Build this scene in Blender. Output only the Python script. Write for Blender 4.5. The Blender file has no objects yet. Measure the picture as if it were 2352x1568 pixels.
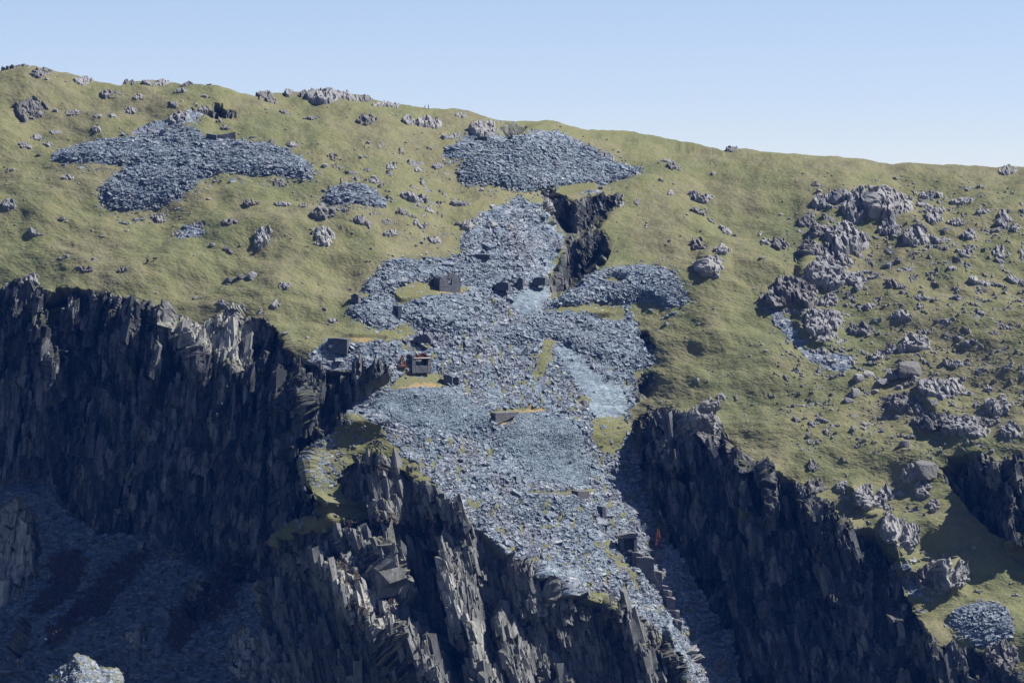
import bpy, bmesh, math, random
import numpy as np
from mathutils import Vector, Matrix

S = bpy.context.scene
COL = S.collection
random.seed(7)
RNG = np.random.default_rng(11)

# ------------------------------------------------------------------ camera, sky, sun, exposure
FOC = 9314.0                      # focal length in survey units (frame is 2352 x 1568 units)
HORIZON = 400.0                   # survey row of the true horizon
PITCH = -math.atan((784 - HORIZON) / FOC)
cam = bpy.data.cameras.new('camera'); camo = bpy.data.objects.new('camera', cam); COL.objects.link(camo)
cam.sensor_width = 36; cam.lens = 36 * FOC / 2352
cam.clip_start = 5; cam.clip_end = 20000
camo.location = (0, 0, 0); camo.rotation_euler = (math.pi / 2 + PITCH, 0, 0)
S.camera = camo

SUN_EL = math.radians(50)
SUN_BACK = math.radians(4)       # how far the sun stands behind the plane of the hillside
SUND = Vector((math.cos(SUN_EL) * math.cos(SUN_BACK), math.cos(SUN_EL) * math.sin(SUN_BACK), math.sin(SUN_EL)))
w = bpy.data.worlds.new('World'); S.world = w; w.use_nodes = True
nt = w.node_tree; nt.nodes.clear()
sky = nt.nodes.new('ShaderNodeTexSky'); sky.sky_type = 'NISHITA'; sky.sun_disc = False
sky.sun_elevation = SUN_EL; sky.sun_rotation = math.atan2(SUND.x, SUND.y)
sky.altitude = 600; sky.air_density = 1.0; sky.dust_density = 0.35; sky.ozone_density = 5.0
tc = nt.nodes.new('ShaderNodeTexCoord'); mp = nt.nodes.new('ShaderNodeMapping'); nrm = nt.nodes.new('ShaderNodeVectorMath'); nrm.operation = 'NORMALIZE'
mp.inputs['Scale'].default_value = (1, 1, 1.7); mp.inputs['Location'].default_value = (0, 0, 0.045)   # clear mountain air: the sky deepens quickly above the horizon
nt.links.new(tc.outputs['Generated'], mp.inputs[0]); nt.links.new(mp.outputs[0], nrm.inputs[0]); nt.links.new(nrm.outputs[0], sky.inputs[0])
bg = nt.nodes.new('ShaderNodeBackground'); bg.inputs[1].default_value = 0.08
wo = nt.nodes.new('ShaderNodeOutputWorld')
tint = nt.nodes.new('ShaderNodeMix'); tint.data_type = 'RGBA'; tint.blend_type = 'MULTIPLY'; tint.inputs[0].default_value = 1; tint.inputs[7].default_value = (1.14, .94, .91, 1)   # a little summer haze in the air
nt.links.new(sky.outputs[0], tint.inputs[6]); nt.links.new(tint.outputs[2], bg.inputs[0]); nt.links.new(bg.outputs[0], wo.inputs[0])
sun = bpy.data.lights.new('sun', 'SUN'); sun.energy = 5.0; sun.angle = math.radians(0.5); sun.color = (1, 0.95, 0.87)
suno = bpy.data.objects.new('sun', sun); COL.objects.link(suno); suno.location = (400, 700, 400)
suno.rotation_euler = (-SUND).to_track_quat('-Z', 'Y').to_euler()
S.view_settings.view_transform = 'Standard'; S.view_settings.look = 'None'
S.view_settings.exposure = 1.0; S.view_settings.gamma = 1
HAZE = 0.000032
S.cycles.max_bounces = 4; S.cycles.diffuse_bounces = 2

# ------------------------------------------------------------------ noise
_P = RNG.permutation(4096).astype(np.int32)
_P = np.concatenate([_P, _P])
_A = RNG.random(4096) * 2 * np.pi
_GX, _GY = np.cos(_A).astype(np.float32), np.sin(_A).astype(np.float32)
_R1, _R2, _R3, _R4, _R5 = [RNG.random(4096).astype(np.float32) for _ in range(5)]

def _h(i, j, s):
    return _P[(_P[(i + s * 131) & 4095] + j) & 4095]

def perlin(x, y, s=0):
    i = np.floor(x).astype(np.int32); j = np.floor(y).astype(np.int32)
    fx = (x - i).astype(np.float32); fy = (y - j).astype(np.float32)
    u = fx * fx * fx * (fx * (fx * 6 - 15) + 10); v = fy * fy * fy * (fy * (fy * 6 - 15) + 10)
    def g(a, b, dx, dy):
        h = _h(a, b, s); return _GX[h] * dx + _GY[h] * dy
    a = g(i, j, fx, fy); b = g(i + 1, j, fx - 1, fy); c = g(i, j + 1, fx, fy - 1); d = g(i + 1, j + 1, fx - 1, fy - 1)
    return ((a + u * (b - a)) * (1 - v) + (c + u * (d - c)) * v) * 1.5

def fbm(x, y, o=3, s=0, k=0.5):
    r = 0; a = 1.0
    for q in range(o):
        r = r + a * perlin(x * 2.03 ** q + q * 17.3, y * 2.03 ** q - q * 9.1, s + q); a *= k
    return r

def facet(x, y, s=0, tilt=1.0):
    """every cell of a jittered grid is a tilted plane: broken rock and slabs"""
    i = np.floor(x).astype(np.int32); j = np.floor(y).astype(np.int32)
    best = np.full(x.shape, 9.0, np.float32); out = np.zeros(x.shape, np.float32)
    for a in (-1, 0, 1):
        for b in (-1, 0, 1):
            h = _h(i + a, j + b, s)
            dx = (x - (i + a + _R1[h])).astype(np.float32); dy = (y - (j + b + _R2[h])).astype(np.float32)
            d = dx * dx + dy * dy; m = d < best
            best = np.where(m, d, best)
            out = np.where(m, _R3[h] - 0.5 + tilt * ((_R4[h] - 0.5) * dx + (_R5[h] - 0.5) * dy), out)
    return out

def smooth(a, lo, hi):
    t = np.clip((a - lo) / (hi - lo), 0, 1); return t * t * (3 - 2 * t)

# ------------------------------------------------------------------ survey raster (2 units per cell)
ST = 2.0; RX0, RX1, RY0, RY1 = -620, 3000, 60, 1800
RW = int((RX1 - RX0) / ST); RH = int((RY1 - RY0) / ST)
rx = RX0 + ST * np.arange(RW); ry = RY0 + ST * np.arange(RH)

def poly(*pts):
    pts = np.array(pts, float); m = np.zeros((RH, RW), bool)
    c0 = max(0, int((pts[:, 0].min() - RX0) / ST) - 1); c1 = min(RW, int((pts[:, 0].max() - RX0) / ST) + 2)
    r0 = max(0, int((pts[:, 1].min() - RY0) / ST) - 1); r1 = min(RH, int((pts[:, 1].max() - RY0) / ST) + 2)
    X, Y = np.meshgrid(rx[c0:c1], ry[r0:r1]); ins = np.zeros(X.shape, bool)
    for k in range(len(pts)):
        x1, y1 = pts[k - 1]; x2, y2 = pts[k]
        if y1 == y2: continue
        ins ^= ((y1 > Y) != (y2 > Y)) & (X < (x2 - x1) * (Y - y1) / (y2 - y1) + x1)
    m[r0:r1, c0:c1] = ins
    return m

def blur(a, r, rr=None):
    a = a.astype(np.float64)
    for axis, rad in ((1, r), (0, r if rr is None else rr)):
        n = int(rad / ST)
        if n < 1: continue
        for _ in range(2):
            p = np.pad(a, [(n + 1, n) if k == axis else (0, 0) for k in range(2)], mode='edge')
            c = np.cumsum(p, axis=axis)
            if axis == 1: a = (c[:, 2 * n + 1:] - c[:, :-2 * n - 1]) / (2 * n + 1)
            else: a = (c[2 * n + 1:, :] - c[:-2 * n - 1, :]) / (2 * n + 1)
    return a

def bil(a, px, py):
    x = np.clip((px - RX0) / ST, 0, RW - 1.001); y = np.clip((py - RY0) / ST, 0, RH - 1.001)
    i = x.astype(np.int32); j = y.astype(np.int32); fx = x - i; fy = y - j
    return (a[j, i] * (1 - fx) + a[j, i + 1] * fx) * (1 - fy) + (a[j + 1, i] * (1 - fx) + a[j + 1, i + 1] * fx) * fy

SKY = np.array([(-640, 60), (-300, 140), (-100, 170), (0, 168), (20, 158), (50, 153), (85, 155), (110, 165), (160, 170), (190, 176),
    (230, 186), (275, 195), (300, 187), (340, 183), (375, 182), (420, 192), (480, 200), (500, 202), (550, 216), (590, 222), (603, 216),
    (640, 211), (680, 208), (715, 211), (740, 207), (790, 212), (830, 218), (870, 229), (900, 233), (940, 237), (980, 245), (1040, 247),
    (1070, 251), (1110, 263), (1140, 273), (1200, 278), (1235, 279), (1250, 276), (1280, 280), (1310, 290), (1350, 297), (1400, 298),
    (1450, 301), (1500, 307), (1550, 315), (1600, 322), (1640, 333), (1660, 340), (1680, 337), (1720, 338), (1745, 346), (1800, 352),
    (1900, 360), (1980, 366), (2050, 374), (2080, 372), (2140, 375), (2220, 377), (2290, 380), (2320, 378), (2352, 383), (2600, 400), (3000, 440)], float)
_sx = np.arange(-640.0, 3000.0, 4.0); _sy = np.interp(_sx, SKY[:, 0], SKY[:, 1]) + 1.5 * fbm(_sx / 24, _sx * 0 + .5, 3, 61, .6)
SKY = np.stack([_sx, _sy], -1)
def skyline(px): return np.interp(px, SKY[:, 0], SKY[:, 1])

# --- traced regions
CLIFF_A = poly((-620, 640), (-200, 640), (0, 660), (40, 652), (65, 662), (88, 650), (108, 690), (140, 668), (200, 672), (260, 682), (330, 692),
    (380, 716), (430, 735), (470, 745), (520, 710), (545, 705), (560, 730), (590, 730), (615, 745), (640, 775), (660, 805), (690, 832), (740, 850), (800, 846), (880, 856),
    (900, 872), (850, 905), (815, 938), (780, 985), (741, 1004), (705, 1043), (694, 1060), (697, 1082), (701, 1109), (697, 1124),
    (723, 1151), (716, 1170), (719, 1186), (675, 1205), (631, 1235), (613, 1263), (600, 1300), (585, 1340), (480, 1330), (380, 1270), (340, 1220), (220, 1230),
    (150, 1180), (100, 1110), (60, 1090), (0, 1130), (-200, 1150), (-620, 1160))
BASIN = poly((-620, 1160), (-200, 1150), (0, 1130), (60, 1090), (100, 1110), (150, 1180), (220, 1230), (340, 1220), (380, 1270), (480, 1330),
    (585, 1340), (591, 1400), (600, 1420), (587, 1487), (573, 1568), (560, 1800), (-620, 1800))
SPUR = poly((880, 1050), (930, 1085), (985, 1115), (1040, 1160), (1085, 1200), (1130, 1235), (1180, 1290), (1230, 1330), (1300, 1372), (1350, 1388), (1400, 1400),
    (1470, 1420), (1500, 1440), (1520, 1480), (1560, 1500), (1575, 1570), (1600, 1800), (560, 1800), (573, 1568), (587, 1487), (600, 1420), (591, 1318), (613, 1263), (640, 1250), (700, 1220),
    (740, 1210), (830, 1215), (850, 1180), (840, 1150), (790, 1140), (770, 1110), (790, 1080), (830, 1060))
CLIFF_C = poly((1455, 975), (1480, 935), (1530, 925), (1560, 945), (1600, 945), (1650, 958), (1665, 1000), (1695, 1042), (1760, 1068), (1800, 1090), (1850, 1115),
    (1895, 1160), (1935, 1190), (1960, 1225), (2000, 1220), (2040, 1255), (2050, 1290), (2035, 1320), (2075, 1350), (2100, 1400), (2120, 1440), (2160, 1478), (2230, 1490), (2290, 1520), (2352, 1560),
    (2600, 1700), (2600, 1800), (1720, 1800), (1700, 1568), (1680, 1450), (1640, 1400), (1600, 1340), (1555, 1265), (1500, 1200), (1485, 1130), (1468, 1050))
CRAG_D = poly((2165, 1095), (2195, 1055), (2250, 1040), (2290, 1060), (2352, 1050), (2520, 1060), (2560, 1330), (2420, 1290), (2352, 1255), (2290, 1238), (2230, 1180), (2190, 1140))
RIBS = poly((-620, 1170), (0, 1175), (50, 1150), (85, 1200), (95, 1260), (60, 1335), (10, 1400), (-620, 1420)) | poly((20, 1490), (50, 1420), (75, 1440), (60, 1520), (30, 1540)) | poly((420, 1345), (470, 1330), (520, 1350), (480, 1420), (430, 1440)) | poly((300, 1470), (330, 1440), (350, 1470), (320, 1530)) | poly((510, 1460), (560, 1430), (585, 1480), (560, 1560), (520, 1540))
QUARRY_F = poly((1080, 281), (1110, 277), (1145, 281), (1205, 285), (1206, 300), (1185, 322), (1192, 338), (1168, 344), (1150, 318), (1100, 300))
QUARRY_G = poly((430, 255), (500, 250), (545, 262), (542, 278), (480, 280), (450, 292), (385, 290))
PIT1 = poly((1240, 455), (1250, 437), (1290, 447), (1330, 470), (1345, 450), (1435, 450), (1400, 490), (1355, 527), (1330, 545), (1300, 540), (1280, 520), (1260, 480))
PIT2 = poly((1292, 545), (1385, 525), (1398, 560), (1375, 600), (1330, 648), (1292, 678), (1262, 680), (1255, 640), (1290, 600), (1302, 570))
PIT3 = poly((1468, 855), (1506, 852), (1492, 885), (1462, 918), (1448, 905), (1470, 880))
PIT4 = poly((555, 735), (600, 722), (645, 772), (628, 805), (592, 838), (566, 810))
PIT5 = poly((1462, 760), (1485, 765), (1505, 800), (1490, 815), (1470, 795))
SCREE = poly((1130, 480), (1190, 450), (1235, 470), (1275, 510), (1300, 545), (1280, 590), (1255, 640), (1262, 690), (1300, 680), (1340, 640), (1370, 615),
    (1480, 615), (1540, 640), (1575, 690), (1560, 712), (1470, 692), (1440, 700), (1460, 740), (1480, 790), (1495, 830), (1450, 850), (1470, 880), (1450, 940),
    (1440, 990), (1470, 1050), (1490, 1130), (1500, 1190), (1560, 1260), (1600, 1330), (1640, 1400), (1690, 1450), (1705, 1568), (1720, 1800), (1600, 1800), (1580, 1568), (1550, 1500), (1500, 1440),
    (1460, 1425), (1400, 1400), (1300, 1370), (1230, 1330), (1180, 1290), (1130, 1235), (1085, 1200), (1040, 1160), (985, 1112), (940, 1065), (890, 1015), (880, 980),
    (835, 962), (790, 1000), (745, 1040), (705, 1062), (695, 1052), (741, 994), (800, 940), (860, 900), (900, 882), (890, 855), (830, 842), (760, 845), (700, 842), (720, 815), (755, 785),
    (850, 778), (890, 792), (915, 775), (860, 745), (830, 730), (800, 712), (820, 685), (860, 668), (830, 662), (840, 640), (890, 600), (980, 585), (1080, 570), (1060, 545), (1080, 500))
TERR = [poly((905, 668), (960, 645), (1060, 658), (1085, 662), (1040, 672), (960, 680), (920, 684)),
        poly((890, 893), (930, 862), (1010, 862), (1050, 878), (1010, 890), (940, 893)),
        poly((1245, 717), (1290, 706), (1380, 703), (1420, 715), (1330, 716), (1270, 720)),
        poly((1110, 953), (1160, 942), (1240, 940), (1270, 946), (1200, 952), (1140, 958)),
        poly((1180, 1140), (1220, 1133), (1300, 1132), (1370, 1122), (1360, 1131), (1300, 1140)),
        poly((752, 783), (790, 778), (860, 776), (890, 784), (830, 787)),
        poly((1275, 432), (1330, 420), (1375, 417), (1360, 432), (1320, 440), (1290, 446))]
MIXED = poly((700, 1035), (770, 965), (800, 1000), (785, 1060), (790, 1100), (745, 1130), (705, 1115), (690, 1070))
GRASSY = [poly((770, 985), (800, 958), (835, 960), (880, 985), (900, 1020), (950, 1062), (1010, 1118), (1000, 1130), (940, 1095), (895, 1068), (860, 1062), (810, 1055), (780, 1040)),
          poly((740, 1140), (795, 1155), (830, 1150), (848, 1185), (848, 1210), (820, 1222), (755, 1208), (720, 1186)),
          poly((622, 1245), (660, 1212), (693, 1192), (702, 1210), (690, 1238), (655, 1248)),
          poly((905, 668), (950, 645), (975, 650), (1088, 660), (1070, 676), (1000, 684), (960, 688), (930, 694), (915, 686)),
          poly((895, 893), (925, 862), (1010, 866), (1050, 878), (1010, 888), (940, 893)),
          poly((1345, 985), (1360, 965), (1430, 955), (1445, 985), (1420, 1040), (1385, 1040), (1355, 1010)),
          poly((1330, 700), (1370, 690), (1430, 695), (1440, 730), (1400, 735), (1370, 715)),
          poly((1225, 860), (1250, 790), (1275, 782), (1270, 820), (1250, 860), (1230, 880)),
          poly((1320, 925), (1335, 905), (1352, 925), (1345, 940), (1325, 938)),
          poly((1375, 640), (1410, 632), (1440, 650), (1420, 660), (1390, 655)),
          poly((1180, 1138), (1300, 1132), (1370, 1122), (1372, 1130), (1300, 1139), (1220, 1142)),
          poly((1115, 955), (1180, 942), (1250, 941), (1260, 947), (1180, 950)),
          poly((1275, 432), (1330, 420), (1378, 416), (1360, 432), (1320, 446), (1290, 448)),
          poly((1985, 1192), (2030, 1185), (2058, 1212), (2000, 1222)), poly((2078, 1362), (2140, 1378), (2165, 1412), (2100, 1424)), poly((1700, 1180), (1740, 1165), (1750, 1200), (1710, 1215)), poly((60, 700), (140, 690), (150, 720), (90, 725)), poly((890, 770), (930, 745), (950, 770), (930, 790), (895, 790)),
          poly((1360, 1255), (1430, 1300), (1470, 1360), (1450, 1350), (1400, 1300)),
          poly((1340, 1368), (1400, 1375), (1440, 1412), (1400, 1400), (1350, 1385)),
          poly((1245, 716), (1290, 706), (1380, 704), (1330, 714), (1270, 720))]
RUST = [poly((905, 890), (950, 884), (1012, 884), (1008, 889), (940, 894)), poly((985, 668), (1040, 670), (1070, 664), (1065, 672), (1000, 676)),
        poly((1125, 947), (1240, 940), (1275, 946), (1200, 948)), poly((1235, 722), (1270, 716), (1260, 724)), poly((790, 779), (850, 776), (870, 781), (820, 783)),
        poly((1140, 975), (1190, 962), (1180, 980))]
HEATH = [poly((724, 1287), (754, 1274), (785, 1278), (811, 1307), (840, 1329), (873, 1346), (904, 1390), (902, 1415), (862, 1377), (818, 1364), (785, 1333), (750, 1305)),
         poly((785, 1366), (825, 1377), (862, 1410), (902, 1443), (895, 1460), (851, 1443), (807, 1406)),
         poly((978, 1245), (1018, 1236), (1018, 1289), (985, 1315), (970, 1280)), poly((990, 1170), (1030, 1185), (1035, 1225), (1000, 1225)),
         poly((60, 1410), (120, 1270), (185, 1258), (190, 1295), (150, 1375), (85, 1415)), poly((100, 1480), (190, 1340), (320, 1255), (350, 1270), (250, 1385), (160, 1470), (115, 1505)),
         poly((380, 1490), (400, 1400), (460, 1330), (560, 1255), (590, 1290), (540, 1370), (450, 1450), (400, 1510)),
         poly((850, 1195), (960, 1190), (985, 1240), (930, 1260), (870, 1240)), poly((830, 1085), (900, 1070), (960, 1100), (900, 1090)),
         poly((750, 1210), (850, 1205), (890, 1240), (940, 1290), (900, 1265), (850, 1230), (760, 1222)),
         poly((1490, 1545), (1480, 1500), (1530, 1490), (1545, 1530))]
FINE = [poly((850, 930), (890, 897), (1010, 893), (1060, 915), (1130, 952), (1100, 975), (1000, 985), (880, 965)), poly((1140, 985), (1200, 952), (1260, 960), (1330, 1020), (1365, 1080), (1340, 1125), (1260, 1105), (1180, 1040)),
        poly((1270, 800), (1300, 790), (1380, 880), (1440, 900), (1440, 1000), (1360, 960), (1330, 880)), poly((680, 370), (700, 372), (722, 415), (705, 415)), poly((1060, 372), (1100, 372), (1085, 400), (1055, 402)),
        poly((1180, 680), (1230, 660), (1260, 680), (1240, 715), (1200, 720)), poly((990, 650), (1020, 632), (1130, 660), (1070, 665))]
LIT = poly((719, 1287), (754, 1274), (785, 1278), (829, 1316), (873, 1333), (902, 1366), (908, 1460), (994, 1568), (1010, 1650), (980, 1650), (975, 1568), (905, 1476), (884, 1510), (855, 1456), (829, 1434), (789, 1412), (763, 1377), (758, 1333))
LIT2 = poly((1000, 1300), (1030, 1290), (1055, 1300), (1050, 1360), (1090, 1420), (1140, 1490), (1150, 1568), (1110, 1568), (1090, 1480), (1040, 1420), (1020, 1360))
LEDGE = poly((440, 740), (520, 720), (560, 740), (570, 800), (600, 830), (560, 850), (500, 810), (440, 790))
ROCKY = [poly((150, 668), (260, 680), (340, 690), (400, 720), (380, 735), (300, 705), (180, 690)), poly((400, 735), (470, 730), (530, 700), (590, 690), (620, 740), (560, 800), (430, 800)),
         poly((2030, 1230), (2100, 1215), (2180, 1290), (2190, 1340), (2150, 1370), (2130, 1440), (2080, 1400), (2050, 1330)), poly((1890, 1160), (1960, 1110), (2090, 1130), (2130, 1190), (2050, 1240), (1950, 1220)),
         poly((1490, 930), (1600, 935), (1660, 950), (1660, 1010), (1600, 1000)), poly((1060, 280), (1200, 285), (1195, 345), (1080, 330)), poly((380, 250), (545, 255), (540, 285), (380, 292)),
         poly((1840, 480), (2080, 450), (2110, 560), (1960, 650), (1780, 690), (1800, 740), (1950, 770), (1830, 590)), poly((700, 840), (890, 850), (900, 880), (800, 940), (720, 880))]
OPEN = poly((1800, 430), (2352, 400), (2480, 700), (2352, 1050), (2250, 1060), (2060, 1090), (1850, 1050), (1690, 930), (1790, 860), (1760, 700), (1830, 560)); OPEN2 = poly((700, 340), (1060, 300), (1080, 560), (900, 600), (700, 520))
SLATEP = [poly((385, 292), (440, 262), (470, 268), (450, 290), (400, 310)), poly((1040, 330), (1090, 305), (1160, 322), (1165, 345), (1110, 355)), poly((1195, 335), (1215, 310), (1290, 305), (1330, 320), (1400, 345), (1300, 335)),
          poly((470, 810), (520, 775), (590, 785), (580, 830), (540, 850)), poly((2185, 1440), (2215, 1405), (2260, 1392), (2320, 1430), (2330, 1478), (2250, 1490)), poly((1750, 700), (1800, 715), (1860, 800), (1960, 800), (1950, 860), (1850, 820)),
          poly((310, 290), (390, 270), (380, 300), (300, 310)), poly((400, 520), (470, 505), (470, 535), (410, 545)), poly((2060, 1290), (2090, 1280), (2130, 1360), (2100, 1370)), poly((1330, 425), (1360, 430), (1400, 440), (1330, 446))]

def any_of(l):
    m = np.zeros((RH, RW), bool)
    for q in l: m |= q
    return m
terr = any_of(TERR); grassy = any_of(GRASSY); rust = any_of(RUST); heath = any_of(HEATH); fine = any_of(FINE); rocky = any_of(ROCKY); slatep = any_of(SLATEP)
cliff = (RIBS | CLIFF_A | SPUR | CLIFF_C | CRAG_D)
NOTCH = poly((1146, 284), (1206, 285), (1204, 305), (1186, 325), (1192, 340), (1168, 345), (1152, 322))
HOLLOW = poly((455, 268), (500, 251), (546, 261), (541, 279), (490, 283))
pits = NOTCH | HOLLOW | PIT1 | PIT2 | PIT3 | PIT4 | PIT5
scree = (SCREE & ~cliff) | (BASIN & ~RIBS) | slatep | (MIXED & ~cliff)

# --- slope of the ground (degrees) and depth by summing it down from the skyline
RXX, RYY = np.meshgrid(rx, ry)
sky_r = skyline(rx)[None, :]
below = RYY - sky_r
theta = np.interp(below, [0, 15, 40, 150, 400, 800, 1300], [8, 15, 20, 25, 30, 34, 36])
theta = np.where(SCREE, 36.0, theta); theta = np.where(BASIN, 45.0, theta)
theta = np.where(cliff, 73.0, theta)
theta = np.where(RIBS, 58.0, theta); theta = np.where(LEDGE, 48.0, theta); theta = np.where(LIT, 50.0, theta); theta = np.where(LIT2, 52.0, theta)
for g in GRASSY[:3]: theta = np.where(g, 36.0, theta)
tt = 1 / np.tan(np.radians(blur(theta, 12, 6)))
tt = np.where(terr, np.maximum(tt, 2.6), tt)
cot = blur(tt, 8, 2)
el = (HORIZON - ry) / FOC
gv = -ST / FOC / np.maximum(1 / cot - el[:, None], 0.13)          # wanted change of ln(depth) per row
gv = np.where(below > 0, gv, -ST / FOC / .35)
TILT = 0.04                                                       # metres of extra depth per unit towards the lower columns
LAT = 0.14                                                        # how stiffly neighbouring columns hold together
gh = np.full((RH, RW), -TILT * ST / 950) + blur(SCREE & ~cliff, 20) * .22 * ST / 950
def settle(gv, gh, lat):
    """depth whose slopes are closest to the wanted ones (least squares, free edges)"""
    b = np.zeros((RH, RW)); v = (gv[1:] + gv[:-1]) / 2; h = (gh[:, 1:] + gh[:, :-1]) / 2
    b[:-1] += v; b[1:] -= v; b[:, :-1] += lat * h; b[:, 1:] -= lat * h
    e = np.concatenate([b, b[::-1]], 0); e = np.concatenate([e, e[:, ::-1]], 1)
    ky = 2 * np.cos(2 * np.pi * np.fft.fftfreq(2 * RH)) - 2; kx = 2 * np.cos(2 * np.pi * np.fft.fftfreq(2 * RW)) - 2
    q = ky[:, None] + lat * kx[None, :]; q[0, 0] = 1
    f = np.fft.fft2(e) / q; f[0, 0] = 0
    return np.real(np.fft.ifft2(f))[:RH, :RW]
L = settle(gv, gh, LAT)
YR = 905 * np.exp(L - L[int((660 - RY0) / ST), int((1010 - RX0) / ST)])
def col_count(m):
    c = np.zeros(m.shape); k = np.zeros(m.shape[1])
    for r in range(m.shape[0]):
        k = np.where(m[r], k + 1, 0); c[r] = k
    return c * ST
def row_count(m):
    c = np.zeros(m.shape); k = np.zeros(m.shape[0])
    for q in range(m.shape[1]):
        k = np.where(m[:, q], k + 1, 0); c[:, q] = k
    return c * ST
for m, W, g in ((NOTCH, 14, .2), (HOLLOW, 20, .2), (PIT1, 4, .17), (PIT2, 4, .17), (PIT3, 10, .14), (PIT4, 24, .10), (PIT5, 8, .12)):
    YR += blur(col_count(m) * g * np.clip(row_count(m) / W, 0, 1), 3, 3)
# small sunlit knoll low down in front of the basin
KN = poly((95, 1580), (120, 1545), (170, 1520), (220, 1512), (270, 1525), (285, 1560), (290, 1620), (90, 1620))

def ridge(pts, wl, wr, h):
    """a rib that falls away over WL units on one side and WR on the other"""
    out = np.zeros((RH, RW))
    for (x1, y1), (x2, y2) in zip(pts[:-1], pts[1:]):
        r0 = max(0, int((min(y1, y2) - RY0) / ST)); r1 = min(RH, int((max(y1, y2) - RY0) / ST) + 1)
        yy = ry[r0:r1, None]; xc = x1 + (x2 - x1) * (yy - y1) / (y2 - y1 + 1e-6)
        d = rx[None, :] - xc
        t = np.where(d < 0, 1 + d / wl, 1 - d / wr)
        out[r0:r1] = np.maximum(out[r0:r1], np.clip(t, 0, 1))
    return blur(out, 3, 8) * h
for pts, wl, wr, h in (([(719, 1287), (765, 1340), (800, 1410), (860, 1455), (900, 1500), (960, 1580), (1000, 1700)], 12, 150, 24), ([(760, 1215), (770, 1250), (790, 1290)], 8, 60, 8), ([(800, 1215), (815, 1260), (830, 1300)], 8, 50, 8), ([(850, 1240), (865, 1290), (880, 1340)], 8, 45, 9),
                       ([(900, 1262), (905, 1310), (915, 1350)], 8, 40, 8), ([(905, 1440), (945, 1500), (1000, 1568), (1040, 1700)], 10, 70, 14),
                       ([(1015, 1270), (1008, 1330), (1030, 1400), (1050, 1460), (1075, 1540), (1090, 1640)], 10, 90, 18), ([(1075, 1440), (1085, 1500), (1100, 1600)], 8, 50, 9), ([(1130, 1430), (1160, 1500), (1190, 1600)], 8, 60, 11),
                       ([(1290, 1560), (1310, 1640)], 8, 40, 8), ([(1400, 1395), (1440, 1440), (1470, 1500), (1490, 1568), (1500, 1660)], 10, 70, 12), ([(1240, 1300), (1250, 1360)], 8, 30, 4), ([(1300, 1345), (1310, 1400)], 8, 30, 4), ([(1395, 1385), (1415, 1440)], 8, 34, 5),
                       ([(1535, 1440), (1550, 1500), (1575, 1568), (1590, 1700)], 10, 50, 10), ([(975, 1120), (985, 1190)], 8, 30, 5), ([(1010, 1140), (1020, 1190)], 8, 34, 6), ([(1045, 1160), (1060, 1230)], 8, 40, 7),
                       ([(800, 955), (741, 1000), (702, 1060), (700, 1120), (723, 1160)], 8, 120, 15), ([(700, 1190), (640, 1232), (615, 1264)], 8, 90, 9), ([(740, 1150), (750, 1200)], 10, 110, 8),
                       ([(1560, 935), (1540, 1000), (1555, 1070)], 60, 70, 9), ([(1480, 960), (1475, 1040), (1495, 1120)], 14, 60, 5), ([(680, 860), (700, 960), (720, 1000)], 12, 50, 8), ([(630, 860), (640, 940), (650, 1040)], 10, 40, 6), ([(560, 850), (575, 900)], 10, 40, 5),
                       ([(75, 680), (85, 760), (95, 840), (80, 900)], 10, 50, 9), ([(150, 690), (150, 760)], 12, 40, 4), ([(2165, 1290), (2185, 1360)], 14, 50, 6), ([(1935, 452), (1880, 520), (1850, 590), (1838, 640), (1775, 690), (1762, 705)], 9, 150, 3.6), ([(2010, 455), (2000, 500)], 8, 90, 2.4), ([(1850, 690), (1828, 740), (1860, 775), (1900, 790)], 9, 120, 3.2), ([(2050, 770), (2010, 800), (1985, 830)], 8, 100, 2.2), ([(2130, 880), (2110, 910), (2150, 945), (2120, 990)], 9, 110, 3), ([(1630, 560), (1618, 600), (1625, 645)], 8, 60, 2.4), ([(2285, 1060), (2305, 1150), (2335, 1260)], 20, 90, 9), ([(1955, 1115), (1985, 1180)], 8, 50, 5), ([(2048, 1225), (2080, 1320)], 10, 60, 6), ([(2110, 1440), (2150, 1500), (2170, 1568)], 14, 60, 6), ([(1750, 1070), (1765, 1120), (1770, 1180)], 12, 50, 5), ([(1850, 1120), (1875, 1190), (1880, 1260)], 12, 50, 5), ([(1930, 1195), (1950, 1290)], 12, 50, 5), ([(420, 745), (440, 800), (450, 860)], 12, 50, 6), ([(500, 720), (520, 770)], 10, 40, 4)):
    YR -= ridge(pts, wl, wr, h)

def points_of(Yv, px, py):
    return np.stack([(px - 1176) / FOC * Yv, Yv, (HORIZON - py) / FOC * Yv], -1)
YS = blur(YR, 5, 5)
P0 = points_of(YS, RXX, RYY)
tu = np.gradient(P0, axis=1); tv = np.gradient(P0, axis=0)
NR = np.cross(tv, tu); NR /= np.linalg.norm(NR, axis=2, keepdims=True) + 1e-9
NR = np.where(NR[..., 1:2] > 0, -NR, NR)

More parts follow.
